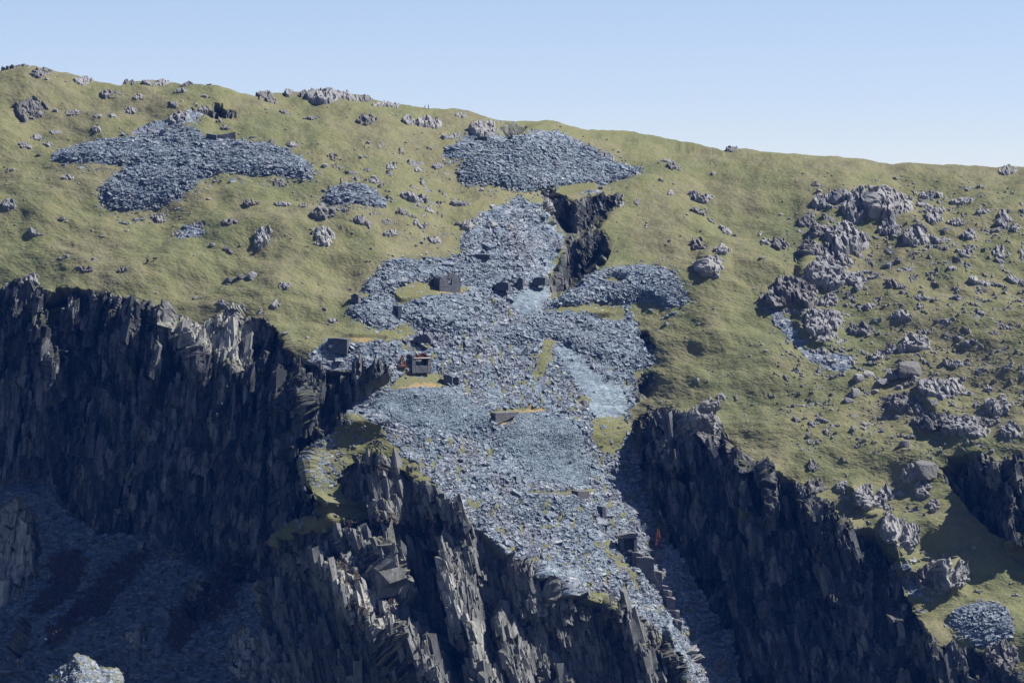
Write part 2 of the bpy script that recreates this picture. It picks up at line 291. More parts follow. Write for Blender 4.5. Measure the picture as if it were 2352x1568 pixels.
cliff_s = blur(cliff | pits, 5); wall_s = blur(cliff, 8); scree_s = blur(scree, 4); grassy_s = blur(grassy, 4); rust_s = blur(rust, 3); heath_s = blur(heath, 14, 10)
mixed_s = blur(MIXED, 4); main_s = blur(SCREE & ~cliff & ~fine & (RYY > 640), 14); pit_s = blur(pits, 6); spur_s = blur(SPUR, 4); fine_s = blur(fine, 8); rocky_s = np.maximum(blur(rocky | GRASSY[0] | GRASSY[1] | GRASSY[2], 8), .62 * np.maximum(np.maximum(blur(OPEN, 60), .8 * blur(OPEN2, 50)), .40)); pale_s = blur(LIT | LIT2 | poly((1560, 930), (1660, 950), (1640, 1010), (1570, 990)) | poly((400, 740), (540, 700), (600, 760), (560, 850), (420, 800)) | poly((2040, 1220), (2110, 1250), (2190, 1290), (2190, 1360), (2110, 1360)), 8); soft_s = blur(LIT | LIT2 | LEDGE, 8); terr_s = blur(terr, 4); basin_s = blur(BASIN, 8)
pale_s = np.maximum(pale_s, np.maximum(.45 * blur(SPUR, 8) * .7, blur(BASIN, 6)))  # spur rock lighter; BASIN marks scree painted with extra shade

# ------------------------------------------------------------------ the ground: position and cover at any survey point
def survey(px, py, heap=None, chips=1.0, bare=False):
    px = np.asarray(px, np.float64); py = np.asarray(py, np.float64)
    wx = px + 9 * fbm(px / 22, py / 15, 3, 40); wy = py + 6 * fbm(px / 22, py / 15, 3, 50)
    ck = bil(cliff_s, wx, wy); sc = bil(scree_s, wx, wy); gr = np.maximum(bil(grassy_s, wx, wy), .95 * smooth(bil(terr_s, px, py), .2, .5)); ru = bil(rust_s, wx, wy); he = bil(heath_s, wx, wy)
    fi = bil(fine_s, wx, wy); ro = bil(rocky_s, wx, wy); so = bil(soft_s, wx, wy); te = bil(terr_s, px, py)
    mx = smooth(bil(mixed_s, wx, wy), .3, .6) * smooth(fbm(px / 12, py / 8, 3, 72), -.25, .1)
    gr = np.maximum(gr, .8 * smooth(fbm(px / 15, py / 24, 3, 73), .40, .52) * smooth(bil(main_s, px, py), .7, 1) * (heap is None))
    slate = smooth(sc, .42, .58) * (1 - mx) * (1 - smooth(gr, .35, .6) * smooth(fbm(px / 9, py / 6, 2, 71), -.9, -.25)) * (1 - smooth(ru, .35, .6))
    rock = smooth(ck, .45, .6) * (1 - smooth(gr, .4, .6)) * (1 - slate * (1 - smooth(ck, .6, .8)))
    rk = fbm(px / 26, py / 15, 3, 61)
    rock = np.maximum(rock, smooth(rk + .35 * (ro - .75), .36, .5) * smooth(ro, .2, .5) * (1 - slate))
    if heap is not None:
        slate = slate * 0 if bare else np.maximum(slate, smooth(heap, .02, .1)); rock = rock * 0 + 1 if bare else rock * (1 - slate)
    he = np.maximum(he, .16 * bil(basin_s, px, py)); heather = smooth(he + .75 * fbm(px / 20, py / 14, 4, 81) * smooth(he, .02, .2), .42, .6) * (1 - np.where(heap is not None, 1, 0))
    slate = slate * (1 - heather * .9)
    kk = smooth(bil(wall_s, wx, wy), .45, .75)
    sx = px + kk * (22 * perlin(px / 38, py / 130, 15) + 18 * facet(px / 26 + py / 90, py / 120, 16, .8) + 8 * facet(px / 11 + py / 50, py / 42, 17, .8))
    sy = py + kk * (10 * facet(px / 22, py / 60, 18, .8))
    Yv = bil(YS, sx, sy); N = np.stack([bil(NR[..., k], px, py) for k in range(3)], -1)
    N /= np.linalg.norm(N, axis=-1, keepdims=True)
    U = (px - 1176) * .098; V = py * .098; G = V * 1.9            # metres along the hillside
    calm = 1 - .85 * smooth(te, .1, .5)
    # grass
    d = 2.7 * fbm(U / 28, G / 26, 2, 1) + .55 * fbm(U / 8, G / 7, 2, 3)
    dg = .16 * fbm(U / 3.2, G / 2.6, 2, 5) + .08 * perlin(U / .9, G / .55, 8) + .035 * perlin(U / .42, G / .3, 9)
    # slate chips: small tilted slabs, coarser where the tip is not fine scree
    fi = np.maximum(fi, .45 * smooth(fbm(U / 3.2 - G / 9, G / 26, 3, 11), -.05, .4))
    lump = .46 * fbm(U / 7, G / 6.5, 3, 12) + .12 * facet(U / 3.1 + G / 6, G / 2.0, 13)
    c = 1 - .62 * smooth(fi, .3, .6)
    ch = .28 * facet(U / 1.35 + .3 * G, G / 1.15, 14, 1.7) + .16 * facet(U / .7 + .3 * G, G / .62, 15, 1.7)
    ds = (lump + ch * c * chips)
    # rock: ribs and blocks, standing on end
    lean = .14 - .36 * smooth(px + .35 * (py - 1100), 560, 860)
    Q = U + lean * (V - 110) + 1.1 * perlin(U / 9, V / 22, 21) + .3 * perlin(U / 2.5, V / 6, 20)
    k = smooth(ck, .4, .7)
    dc = 6.5 * fbm(Q / 12, V / 55, 2, 22) + 3.6 * facet(Q / 4.6, V / 18, 23, 1.2) + 1.5 * facet(Q / 1.7 + .2 * perlin(U, V, 2), V / 5.2, 24, 1.3)
    dc = dc * (1 - .75 * smooth(bil(pit_s, px, py), .2, .6)) + .62 * facet(Q / .8, V / 2.4, 25, 1.5) + .3 * facet(Q / .4, V / .9, 26, 1.5)
    dc = dc * np.clip(1.7 * np.abs(N[..., 1]) ** 1.5, .12, 1)        # faces turned away from the open side keep their own plane
    dr = .55 * facet(U / 2.2, G / 2.2, 27, 1.4) + .4 * facet(U / .9, G / .9, 28, 1.4) + .25
    disp = d * (1 - k) * calm + dg * (1 - slate) * (1 - rock) * calm + ds * slate * (1 - .3 * k) * (.4 + .6 * calm)
    disp = disp + dc * k * (1 - .45 * smooth(so, .3, .6)) + (0 if bare else dr * rock * (1 - k))
    disp = disp + heather * (.35 * perlin(U / .7, G / .5, 31) + .25 * perlin(U / .35, G / .28, 32))
    edge = smooth(py - skyline(px), 0, 14)
    disp = disp * (.35 + .65 * edge)
    if heap is not None: disp = disp + heap
    P = points_of(Yv, px, py) + N * disp[..., None]
    m1 = np.stack([rock, slate, heather, smooth(ru, .35, .6)], -1)
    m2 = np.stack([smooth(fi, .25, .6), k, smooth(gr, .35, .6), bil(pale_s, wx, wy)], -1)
    return P, m1, m2

# ------------------------------------------------------------------ materials
def new_mat(name):
    m = bpy.data.materials.new(name); m.use_nodes = True
    t = m.node_tree; t.nodes.clear()
    o = t.nodes.new('ShaderNodeOutputMaterial'); b = t.nodes.new('ShaderNodeBsdfPrincipled')
    b.inputs['Roughness'].default_value = .85; b.inputs['Specular IOR Level'].default_value = .25
    t.links.new(b.outputs[0], o.inputs[0])
    return m, t, b
class NT:
    def __init__(s, t): s.t = t
    def n(s, typ, **kw):
        q = s.t.nodes.new(typ)
        for a, v in kw.items(): setattr(q, a, v)
        return q
    def l(s, a, b): s.t.links.new(a, b)
    def pos(s): return s.n('ShaderNodeNewGeometry').outputs['Position']
    def scaled(s, v, sc):
        m = s.n('ShaderNodeMapping'); m.inputs['Scale'].default_value = sc; s.l(v, m.inputs['Vector']); return m.outputs[0]
    def noise(s, v, sc, det=3, rough=.55):
        q = s.n('ShaderNodeTexNoise'); q.inputs['Scale'].default_value = sc; q.inputs['Detail'].default_value = det; q.inputs['Roughness'].default_value = rough
        s.l(v, q.inputs['Vector']); return q.outputs['Fac']
    def cells(s, v, sc):
        q = s.n('ShaderNodeTexVoronoi'); q.inputs['Scale'].default_value = sc; s.l(v, q.inputs['Vector'])
        x = s.n('ShaderNodeSeparateColor'); s.l(q.outputs['Color'], x.inputs[0]); return x.outputs[0]
    def ramp(s, f, stops):
        q = s.n('ShaderNodeValToRGB'); e = q.color_ramp.elements
        while len(e) < len(stops): e.new(.5)
        for k, (p, c) in enumerate(stops): e[k].position = p; e[k].color = (*c, 1)
        s.l(f, q.inputs[0]); return q.outputs[0]
    def mix(s, f, a, b):
        q = s.n('ShaderNodeMix'); q.data_type = 'RGBA'
        for v, i in ((f, 0), (a, 6), (b, 7)):
            if hasattr(v, 'links'): s.l(v, q.inputs[i])
            elif i == 0: q.inputs[0].default_value = v
            else: q.inputs[i].default_value = (*v, 1)
        return q.outputs[2]
    def mul(s, a, b):
        q = s.n('ShaderNodeMath'); q.operation = 'MULTIPLY'
        for v, i in ((a, 0), (b, 1)):
            if hasattr(v, 'links'): s.l(v, q.inputs[i])
            else: q.inputs[i].default_value = v
        return q.outputs[0]
    def attr(s, name):
        a = s.n('ShaderNodeAttribute'); a.attribute_name = name
        x = s.n('ShaderNodeSeparateColor'); s.l(a.outputs['Color'], x.inputs[0])
        return x.outputs[0], x.outputs[1], x.outputs[2], a.outputs['Alpha']
    def bump(s, f, d, strength, b):
        q = s.n('ShaderNodeBump'); q.inputs['Distance'].default_value = d; q.inputs['Strength'].default_value = strength
        s.l(f, q.inputs['Height']); s.l(q.outputs[0], b.inputs['Normal'])

ROCK_STOPS = [(.25, (.06, .063, .07)), (.5, (.145, .148, .152)), (.68, (.23, .232, .23)), (.85, (.36, .355, .335))]
def rock_colour(k, p):
    big = k.noise(k.scaled(p, (1, 1, .35)), .35, 4, .6); sm = k.noise(p, 2.2, 3, .6)
    c = k.ramp(big, ROCK_STOPS); c2 = k.ramp(sm, [(.3, (.065, .068, .075)), (.55, (.165, .167, .17)), (.75, (.34, .335, .315))])
    return k.mix(.5, c, c2)
def slate_colour(k, p):
    ce = k.cells(k.scaled(p, (1, 1, 2.6)), .9); ce2 = k.cells(k.scaled(p, (1, 1, 2.6)), 1.9)
    f = k.mix(.45, ce, ce2)
    coarse = k.ramp(f, [(.12, (.044, .058, .08)), (.35, (.088, .112, .145)), (.6, (.138, .167, .203)), (.8, (.218, .243, .27)), (.95, (.39, .395, .38))])
    hue = k.noise(p, .11, 2)
    coarse = k.mix(k.ramp(hue, [(.42, (0, 0, 0)), (.62, (.5, .5, .5))]), coarse, k.mix(.5, coarse, (.17, .15, .16)))
    return coarse, f

def ground_material():
    m, t, b = new_mat('fellside'); k = NT(t); p = k.pos()
    rock, slate, heath_, rust_ = k.attr('cover'); fine_, cl, gr_, ro_ = k.attr('cover_more')
    patch = k.noise(k.scaled(p, (1, .6, 1.3)), .05, 6, .68); mid = k.noise(p, .35, 4, .65); sm = k.noise(k.scaled(p, (1, 1, 1.8)), 2.4, 3, .7)
    g1 = k.ramp(patch, [(.3, (.04, .062, .028)), (.41, (.075, .09, .04)), (.49, (.12, .117, .055)), (.56, (.15, .128, .085)), (.64, (.075, .062, .052)), (.72, (.12, .105, .075))])
    g2 = k.ramp(mid, [(.3, (.042, .053, .026)), (.5, (.088, .092, .047)), (.7, (.155, .14, .095))])
    g3 = k.ramp(sm, [(.3, (.04, .045, .022)), (.5, (.098, .10, .052)), (.72, (.19, .175, .115))])
    g = k.mix(.36, k.mix(.34, g1, g2), g3); g = k.mix(.10, g, (.30, .31, .13))
    g = k.mix(k.mul(gr_, .6), g, k.ramp(sm, [(.3, (.05, .06, .024)), (.6, (.12, .12, .048)), (.8, (.20, .18, .085))]))
    coarse, f = slate_colour(k, p)
    fin = k.ramp(k.mix(.5, f, k.noise(p, 5, 2)), [(.2, (.098, .135, .165)), (.5, (.142, .186, .222)), (.8, (.205, .252, .28))])
    sl = k.mix(k.mul(fine_, .7), coarse, fin)
    sl = k.mix(ro_, sl, k.mix(.5, sl, (.012, .022, .03)))      # shade of the basin deepened by darkening its scree colour
    rc = rock_colour(k, p)
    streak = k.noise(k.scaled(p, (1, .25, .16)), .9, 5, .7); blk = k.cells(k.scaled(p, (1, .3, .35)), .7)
    dark = k.ramp(k.mix(.4, streak, blk), [(.28, (.004, .006, .008)), (.44, (.020, .025, .030)), (.57, (.052, .058, .064)), (.74, (.15, .152, .15))])  # cliff rock kept darker in colour to deepen its shade
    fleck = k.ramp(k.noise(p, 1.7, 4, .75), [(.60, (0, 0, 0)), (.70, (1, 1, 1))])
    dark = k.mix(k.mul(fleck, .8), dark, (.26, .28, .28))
    pale = k.ramp(k.mix(.5, streak, k.noise(p, .8, 4, .65)), [(.3, (.09, .092, .09)), (.5, (.24, .24, .225)), (.7, (.38, .38, .345))])  # lighter spur rock, plus sunlight painted pale over the LIT slopes
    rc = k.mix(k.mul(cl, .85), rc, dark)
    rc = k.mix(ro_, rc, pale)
    sx_ = k.n('ShaderNodeSeparateXYZ'); k.l(k.n('ShaderNodeNewGeometry').outputs['True Normal'], sx_.inputs[0])
    ledge = k.ramp(sx_.outputs[2], [(.52, (0, 0, 0)), (.72, (1, 1, 1))]); tuft = k.ramp(k.noise(p, .45, 4, .7), [(.44, (0, 0, 0)), (.54, (.85, .85, .85))])
    rc = k.mix(k.mul(k.mul(ledge, tuft), cl), rc, k.ramp(k.noise(p, 1.1, 3, .7), [(.35, (.04, .052, .018)), (.55, (.09, .088, .038)), (.7, (.085, .06, .045))]))
    moss = k.ramp(k.noise(p, .22, 4, .7), [(.55, (0, 0, 0)), (.66, (.7, .7, .7))])
    rc = k.mix(k.mul(k.mul(moss, .9), cl), rc, (.018, .024, .008))
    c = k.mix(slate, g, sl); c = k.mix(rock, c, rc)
    c = k.mix(heath_, c, k.ramp(k.noise(p, 1.6, 3, .7), [(.3, (.016, .020, .011)), (.5, (.042, .038, .027)), (.7, (.095, .076, .07))]))
    c = k.mix(rust_, c, k.ramp(sm, [(.3, (.14, .105, .05)), (.7, (.27, .20, .105))]))
    k.l(c, b.inputs['Base Color']); b.inputs['Roughness'].default_value = .9; b.inputs['Specular IOR Level'].default_value = .12
    k.bump(k.noise(p, 3.5, 4, .7), .25, .6, b)
    return m
M_GROUND = ground_material()

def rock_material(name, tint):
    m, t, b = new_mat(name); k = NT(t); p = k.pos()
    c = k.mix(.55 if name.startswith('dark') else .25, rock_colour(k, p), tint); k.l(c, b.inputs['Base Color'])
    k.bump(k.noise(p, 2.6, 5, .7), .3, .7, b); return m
M_ROCK = rock_material('grey_crag_rock', (.27, .27, .28)); M_PALE = rock_material('pale_lichened_rock', (.36, .355, .34)); M_DARK = rock_material('dark_crag_rock', (.10, .095, .09))  # three rock tones: grey, pale and a darker one
def masonry(name, base):
    m, t, b = new_mat(name); k = NT(t); p = k.pos()
    ce = k.cells(k.scaled(p, (1, 1, 3.2)), 2.6); c = k.ramp(ce, [(.1, tuple(v * .7 for v in base)), (.5, base), (.9, tuple(min(1, v * 1.3) for v in base))])
    k.l(c, b.inputs['Base Color']); q = k.n('ShaderNodeTexVoronoi'); q.feature = 'DISTANCE_TO_EDGE'; q.inputs['Scale'].default_value = 2.6
    k.l(k.scaled(p, (1, 1, 3.2)), q.inputs['Vector']); k.bump(q.outputs['Distance'], .3, 1, b); return m
M_WALL = masonry('dry_slate_masonry', (.095, .105, .12)); M_WALLB = masonry('brown_slate_masonry', (.14, .136, .142))
def plain(name, a, bcol, sc=6, rough=.8):
    m, t, b = new_mat(name); k = NT(t); p = k.pos(); k.l(k.ramp(k.noise(p, sc, 4), [(.3, a), (.7, bcol)]), b.inputs['Base Color']); b.inputs['Roughness'].default_value = rough; return m
M_RUST = plain('rusted_iron', (.075, .024, .014), (.17, .06, .032)); M_BEAM = plain('weathered_beam', (.42, .36, .33), (.60, .54, .50)); M_FLEECE = plain('black_fleece', (.008, .008, .009), (.02, .018, .017))
M_WOOD = plain('grey_timber', (.08, .07, .06), (.16, .14, .12)); M_HEATH = plain('heather_sprigs', (.028, .026, .018), (.095, .072, .072), 2.5)
M_GABLE = masonry('grey_slate_gable', (.115, .124, .14)); M_VALLEY = plain('valley_pasture', (.035, .045, .015), (.06, .06, .025), .02)

# ------------------------------------------------------------------ mesh building
def link(name, me, mat, parent=None):
    me.materials.append(mat); o = bpy.data.objects.new(name, me); COL.objects.link(o)
    if parent: o.parent = parent
    return o
def tag(o, label=None, cat=None, group=None, kind=None):
    if label: o['label'] = label
    if cat: o['category'] = cat
    if group: o['group'] = group
    if kind: o['kind'] = kind
    return o
def raw_mesh(name, V, F):
    """F: (n, k) int array"""
    me = bpy.data.meshes.new(name); n, k = F.shape
    me.vertices.add(len(V)); me.vertices.foreach_set('co', np.ascontiguousarray(V, np.float32).ravel())
    me.loops.add(n * k); me.loops.foreach_set('vertex_index', np.ascontiguousarray(F, np.int32).ravel())
    me.polygons.add(n); me.polygons.foreach_set('loop_start', np.arange(0, n * k, k, dtype=np.int32))
    me.update(calc_edges=True); me.shade_flat()
    return me
def sheet(name, P, m1, m2, keep, mat, extra=None):
    h, wd = P.shape[:2]; idx = np.arange(h * wd).reshape(h, wd)
    F = np.stack([idx[:-1, :-1], idx[1:, :-1], idx[1:, 1:], idx[:-1, 1:]], -1)[keep]
    used = np.zeros(h * wd, bool); used[F.ravel()] = True
    rm = np.cumsum(used) - 1
    V = P.reshape(-1, 3)[used]; F = rm[F]; a1 = m1.reshape(-1, 4)[used]; a2 = m2.reshape(-1, 4)[used]
    if extra is not None:
        F = np.concatenate([F, extra[1] + len(V)]); V = np.concatenate([V, extra[0]]); a1 = np.concatenate([a1, extra[2]]); a2 = np.concatenate([a2, extra[3]])
    me = raw_mesh(name, V, F)
    for nm, a in (('cover', a1), ('cover_more', a2)):
        at = me.attributes.new(nm, 'FLOAT_COLOR', 'POINT'); at.data.foreach_set('color', np.ascontiguousarray(a, np.float32).ravel())
    return link(name, me, mat)

BOXF = np.array([(0, 1, 5, 4), (1, 2, 6, 5), (2, 3, 7, 6), (3, 0, 4, 7), (4, 5, 6, 7)])
def pieces(c, X, Y, Z, dims, jit, cover, more):
    """many broken blocks at once: centres, three axes, half sizes"""
    n = len(c); k = np.array([(-1, -1, -1), (1, -1, -1), (1, 1, -1), (-1, 1, -1), (-1, -1, 1), (1, -1, 1), (1, 1, 1), (-1, 1, 1)], float)
    q = k[None] * (1 + RNG.uniform(-jit, jit * .4, (n, 8, 3))) * dims[:, None, :]
    V = c[:, None, :] + q[..., 0:1] * X[:, None] + q[..., 1:2] * Y[:, None] + q[..., 2:3] * Z[:, None]
    F = (BOXF[None] + 8 * np.arange(n)[:, None, None]).reshape(-1, 4)
    return V.reshape(-1, 3), F, np.repeat(cover, 8, 0), np.repeat(more, 8, 0)
def unit(a): return a / (np.linalg.norm(a, axis=-1, keepdims=True) + 1e-9)
def slabs(c, px, py, size, fineness=0.0, fi=0.0):
    """loose slate lying roughly along the slope"""
    n = len(c); N = unit(np.stack([bil(NR[..., k], px, py) for k in range(3)], -1) + RNG.normal(size=(n, 3)) * .34 + np.array([0, 0, .15]))
    X = unit(np.cross(N, RNG.normal(size=(n, 3)) * np.array([.5, 1, .8]))); Y = np.cross(N, X)
    L = size * .5 * np.exp(RNG.normal(size=n) * .5 - .1); L = np.clip(L, .1, 1.5)
    d = np.stack([L, L * RNG.uniform(.45, .8, n), L * RNG.uniform(.12, .3, n)], -1)
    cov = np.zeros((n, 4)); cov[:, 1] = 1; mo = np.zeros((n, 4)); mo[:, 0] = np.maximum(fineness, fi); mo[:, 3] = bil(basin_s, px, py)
    return pieces(c + N * (d[:, 2:3] * .4), X, Y, N, d, .35, cov, mo)
def blocks(px, py, c, w0, w1, tall, spread):
    """upright joint blocks standing out of a rock face"""
    n = len(c); lean = (.10 - .34 * smooth(px + .35 * (py - 1100), 560, 860)) + RNG.normal(size=n) * .07
    yaw = np.radians(RNG.normal(-16, 24, n)); back = RNG.normal(.22, .12, n)
    X = np.stack([np.cos(yaw), np.sin(yaw), np.zeros(n)], -1); Z = unit(np.stack([lean, back, np.ones(n)], -1)); Y = unit(np.cross(Z, X)); X = np.cross(Y, Z)
    L = np.exp(RNG.uniform(np.log(w0), np.log(w1), n))
    d = np.stack([L * .5, L * RNG.uniform(.35, .7, n), L * tall * .5 * np.exp(RNG.normal(size=n) * .35)], -1)
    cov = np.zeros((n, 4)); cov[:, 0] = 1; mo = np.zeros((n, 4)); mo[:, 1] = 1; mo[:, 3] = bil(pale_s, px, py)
    N = unit(np.stack([bil(NR[..., q], px, py) for q in range(3)], -1))
    return pieces(c - N * (d[:, 1:2] * (.75 - spread * RNG.random((n, 1)))), X, Y, Z, d, .42, cov, mo)
def cat(*e): 
    o = 0; V, F, A, B = [], [], [], []
    for v, f, a, b in e: V.append(v); F.append(f + o); A.append(a); B.append(b); o += len(v)
    return np.concatenate(V), np.concatenate(F), np.concatenate(A), np.concatenate(B)
def sprinkle(n, mask, lo=.5):
    x = RNG.uniform(-60, 2412, n * 8); y = RNG.uniform(240, 1620, n * 8); k = np.nonzero(bil(mask, x, y) > lo)[0][:n]
    return x[k], y[k]

# ------------------------------------------------------------------ the hillside
QL = 1.75
cols = np.concatenate([np.arange(-560, -130, 12), np.arange(-130, 2482, QL), np.arange(2482, 2900, 12)])
NROW = int(1500 / QL)
s = np.linspace(0, 1, NROW)
CX = np.repeat(cols[None, :], NROW, 0)
sk = skyline(cols)[None, :]
CY = sk + 1.0 + (1690 - sk) * s[:, None]
GP, GM1, GM2 = survey(CX, CY)
# the far side of the crest falls away behind it
back = [GP[0:1]]
for dyb, dz in ((6, -1.2), (25, -7), (90, -35), (260, -130)):
    q = GP[0:1].copy(); q[..., 1] += dyb; q[..., 2] += dz; back.insert(0, q)
nb = len(back) - 1
GPX = np.concatenate(back[:-1] + [GP], 0); pad = lambda a: np.concatenate([np.repeat(a[0:1], nb, 0), a], 0)
M1, M2 = pad(GM1), pad(GM2)
fm = lambda a: (a[:-1, :-1] + a[1:, :-1] + a[1:, 1:] + a[:-1, 1:]) / 4
f_rock = fm(M2[..., 1]) > .5; f_slate = (fm(M1[..., 1]) > .5) & ~f_rock
fx = fm(pad(CX)); fy = fm(pad(CY))
f_basin = (bil((BASIN & ~RIBS).astype(float), fx, fy) > .5) & ~f_rock
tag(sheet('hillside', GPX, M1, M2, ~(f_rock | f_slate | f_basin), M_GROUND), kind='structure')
deep_s = blur(cliff & ~(LIT | LIT2), 26)
def face_blocks(n, w0, w1, tall, spread, mask=None, lo=.55):
    px, py = sprinkle(n * 3, wall_s if mask is None else mask, lo); nn = np.stack([bil(NR[..., k], px, py) for k in range(3)], -1)
    q = np.nonzero(RNG.random(len(px)) < np.minimum(1 / np.maximum(np.abs(unit(nn)[:, 1]), .12), 6) / 6 * 1.6)[0][:n]; px = px[q]; py = py[q]; c, m1, m2 = survey(px, py); k = (m1[:, 0] > .5) & (m1[:, 2] < .4)
    return blocks(px[k], py[k], c[k], w0, w1, tall, spread)
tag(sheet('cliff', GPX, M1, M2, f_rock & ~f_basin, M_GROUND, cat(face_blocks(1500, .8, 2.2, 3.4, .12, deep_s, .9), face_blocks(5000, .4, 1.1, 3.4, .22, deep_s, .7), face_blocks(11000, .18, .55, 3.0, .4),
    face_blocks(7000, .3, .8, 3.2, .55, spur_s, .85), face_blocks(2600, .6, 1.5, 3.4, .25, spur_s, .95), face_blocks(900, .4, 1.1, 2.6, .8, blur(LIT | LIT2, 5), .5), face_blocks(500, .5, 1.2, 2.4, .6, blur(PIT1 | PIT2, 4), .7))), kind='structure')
def loose(n, mask, size, fineness=0.0, lo=.5):
    px, py = sprinkle(n, mask, lo); c, m1, m2 = survey(px, py); k = (m1[:, 1] > .5) & (m1[:, 2] < .4) & (RNG.random(len(px)) > .75 * m2[:, 0] * (fineness < .5))
    return slabs(c[k], px[k], py[k], size, fineness, m2[k, 0])
main = blur(SCREE & ~cliff & ~fine, 3)
tag(sheet('scree', GPX, M1, M2, f_slate & ~f_basin, M_GROUND, cat(loose(62000, main, .34), loose(5000, main, .62), loose(500, main, 1.1), loose(12000, blur(fine, 4), .18, 1.0), loose(5000, blur(slatep, 3), .4))), kind='structure')
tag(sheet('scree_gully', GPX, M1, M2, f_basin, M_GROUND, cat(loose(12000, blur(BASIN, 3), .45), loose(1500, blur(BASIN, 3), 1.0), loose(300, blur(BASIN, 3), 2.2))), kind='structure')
me = raw_mesh('valley', np.array([(-2200, -400, -190), (2200, -400, -190), (2200, 2600, -190), (-2200, 2600, -190)], float), np.array([[0, 1, 2, 3]]))
tag(link('valley', me, M_VALLEY), kind='structure')

def ground(px, py):
    """point of the finished ground under a survey position"""
    j = np.clip(np.searchsorted(cols, px) - 1, 0, len(cols) - 2); fxx = (px - cols[j]) / (cols[j + 1] - cols[j])
    sk0 = float(skyline(px)); r = np.clip((py - sk0 - 1) / (1690 - sk0) * (NROW - 1), 0, NROW - 1.001); i = int(r); fr = r - i
    return Vector(((GP[i, j] * (1 - fxx) + GP[i, j + 1] * fxx) * (1 - fr) + (GP[i + 1, j] * (1 - fxx) + GP[i + 1, j + 1] * fxx) * fr))

# ------------------------------------------------------------------ slate tips: heaps lying on the ground
def heap(label, pts, H, soft, fineness=0.0, flat=.24):
    m = poly(*pts).astype(float); ms = blur(m, soft, soft * .7)
    pts = np.array(pts, float)
    gx, gy = np.meshgrid(np.arange(pts[:, 0].min() - 30, pts[:, 0].max() + 30, 1.5), np.arange(pts[:, 1].min() - 18, pts[:, 1].max() + 26, 1.5))
    wide = bil(blur(m, soft * 1.9, soft * 1.7), gx, gy - 5)
    a = bil(ms, gx + 5 * fbm(gx / 14, gy / 9, 2, 90), gy + 3 * fbm(gx / 14, gy / 9, 2, 95))
    a = a * (1 - .8 * bil(blur(grassy | terr, 5), gx, gy))
    a = a + .16 * fbm(gx / 6, gy / 4, 2, 97) * smooth(1 - abs(a - .45), .6, .9)
    h = flat * H * smooth(a, .3, 1.0) ** .8 - .8 * (1 - smooth(a, .25, .42)) + .12
    P, m1, m2 = survey(gx, gy, h)
    m2[..., 0] = np.maximum(m2[..., 0], max(fineness, .4))
    n = int((a > .3).sum() * 2.25 * .5); px = gx.ravel(); py = gy.ravel(); pr = smooth(a, .16, .5) + .10 * smooth(wide, .03, .35) * smooth(fbm(gx / 20, gy / 14, 2, 98), -.3, .4); q = RNG.choice(len(px), n, p=(pr / pr.sum()).ravel())
    cpx = px[q] + RNG.uniform(-.8, .8, n); cpy = py[q] + RNG.uniform(-.8, .8, n)
    cp, c1, c2 = survey(cpx, cpy, np.maximum(h.ravel()[q], 0) + .02)
    keepc = smooth(bil(grassy_s, cpx, cpy), .4, .6) < .5
    o = sheet('slate_heap', P, m1, m2, fm(a) > .28, M_GROUND, slabs(cp[keepc], cpx[keepc], cpy[keepc], .18 if fineness else .42, fineness, .45))
    return tag(o, label, 'slate heap', 'heaps of quarried slate waste')
heap('low broad slate heap spreading over the upper grass below the grassed quarry hollow', [(125, 352), (150, 332), (200, 322), (290, 320), (350, 307), (430, 312), (465, 327), (470, 347), (400, 372), (310, 380), (200, 376), (130, 372)], 2.6, 16, flat=.34)
heap('flat lobe of slate waste with a bluish fringe below the low ruined walls', [(430, 352), (480, 336), (540, 331), (600, 335), (660, 350), (700, 370), (718, 408), (700, 413), (670, 400), (590, 398), (500, 398), (470, 405), (430, 420)], 2.6, 16, flat=.34)
heap('steep tongue of slate waste running furthest down the upper grass', [(345, 352), (400, 345), (460, 352), (480, 372), (460, 400), (440, 430), (380, 455), (330, 460), (260, 468), (232, 455), (250, 430), (290, 400), (320, 370)], 4.0, 18, flat=.34)
heap('small isolated slate heap alone in the grass, like an upturned bowl', [(745, 455), (760, 436), (800, 430), (835, 440), (870, 460), (892, 481), (850, 485), (800, 481), (755, 470)], 2.6, 14, flat=.34)
heap('wide slate heap below the notch on the skyline', [(1055, 397), (1075, 372), (1110, 357), (1160, 350), (1230, 335), (1280, 330), (1340, 340), (1400, 356), (1440, 371), (1482, 381), (1460, 396), (1400, 411), (1330, 420), (1280, 428), (1230, 440), (1180, 428), (1110, 412), (1070, 408)], 3.4, 18, flat=.34)
heap('small slate heap under the pale quarried face at the skyline', [(1020, 350), (1050, 336), (1120, 333), (1150, 345), (1110, 357), (1060, 369), (1035, 365)], 1.6, 10, flat=.34)
heap('pale slate heap spilling across the grass beside the dark quarry gully', [(1240, 716), (1290, 692), (1330, 668), (1370, 626), (1420, 616), (1480, 619), (1540, 645), (1570, 680), (1578, 709), (1540, 712), (1470, 694), (1400, 688), (1330, 698), (1280, 718)], 3.0, 16, flat=.34)
heap('rounded slate heap rising behind the roofless gabled hut', [(830, 660), (850, 640), (890, 610), (940, 592), (1000, 582), (1070, 573), (1130, 576), (1180, 602), (1200, 640), (1130, 653), (1080, 642), (1040, 628), (980, 633), (940, 648), (880, 667)], 3.6, 18)
heap('rounded slate heap just below the platform of the gabled hut', [(930, 684), (980, 676), (1060, 675), (1110, 692), (1130, 730), (1120, 765), (1050, 771), (980, 768), (940, 742), (925, 704)], 4.0, 18)
heap('largest pale slate heap, below the grassy bench in the middle of the quarry', [(1120, 782), (1180, 747), (1240, 727), (1330, 723), (1400, 730), (1450, 750), (1480, 790), (1495, 830), (1440, 846), (1380, 832), (1320, 802), (1280, 782), (1200, 792)], 4.2, 18)
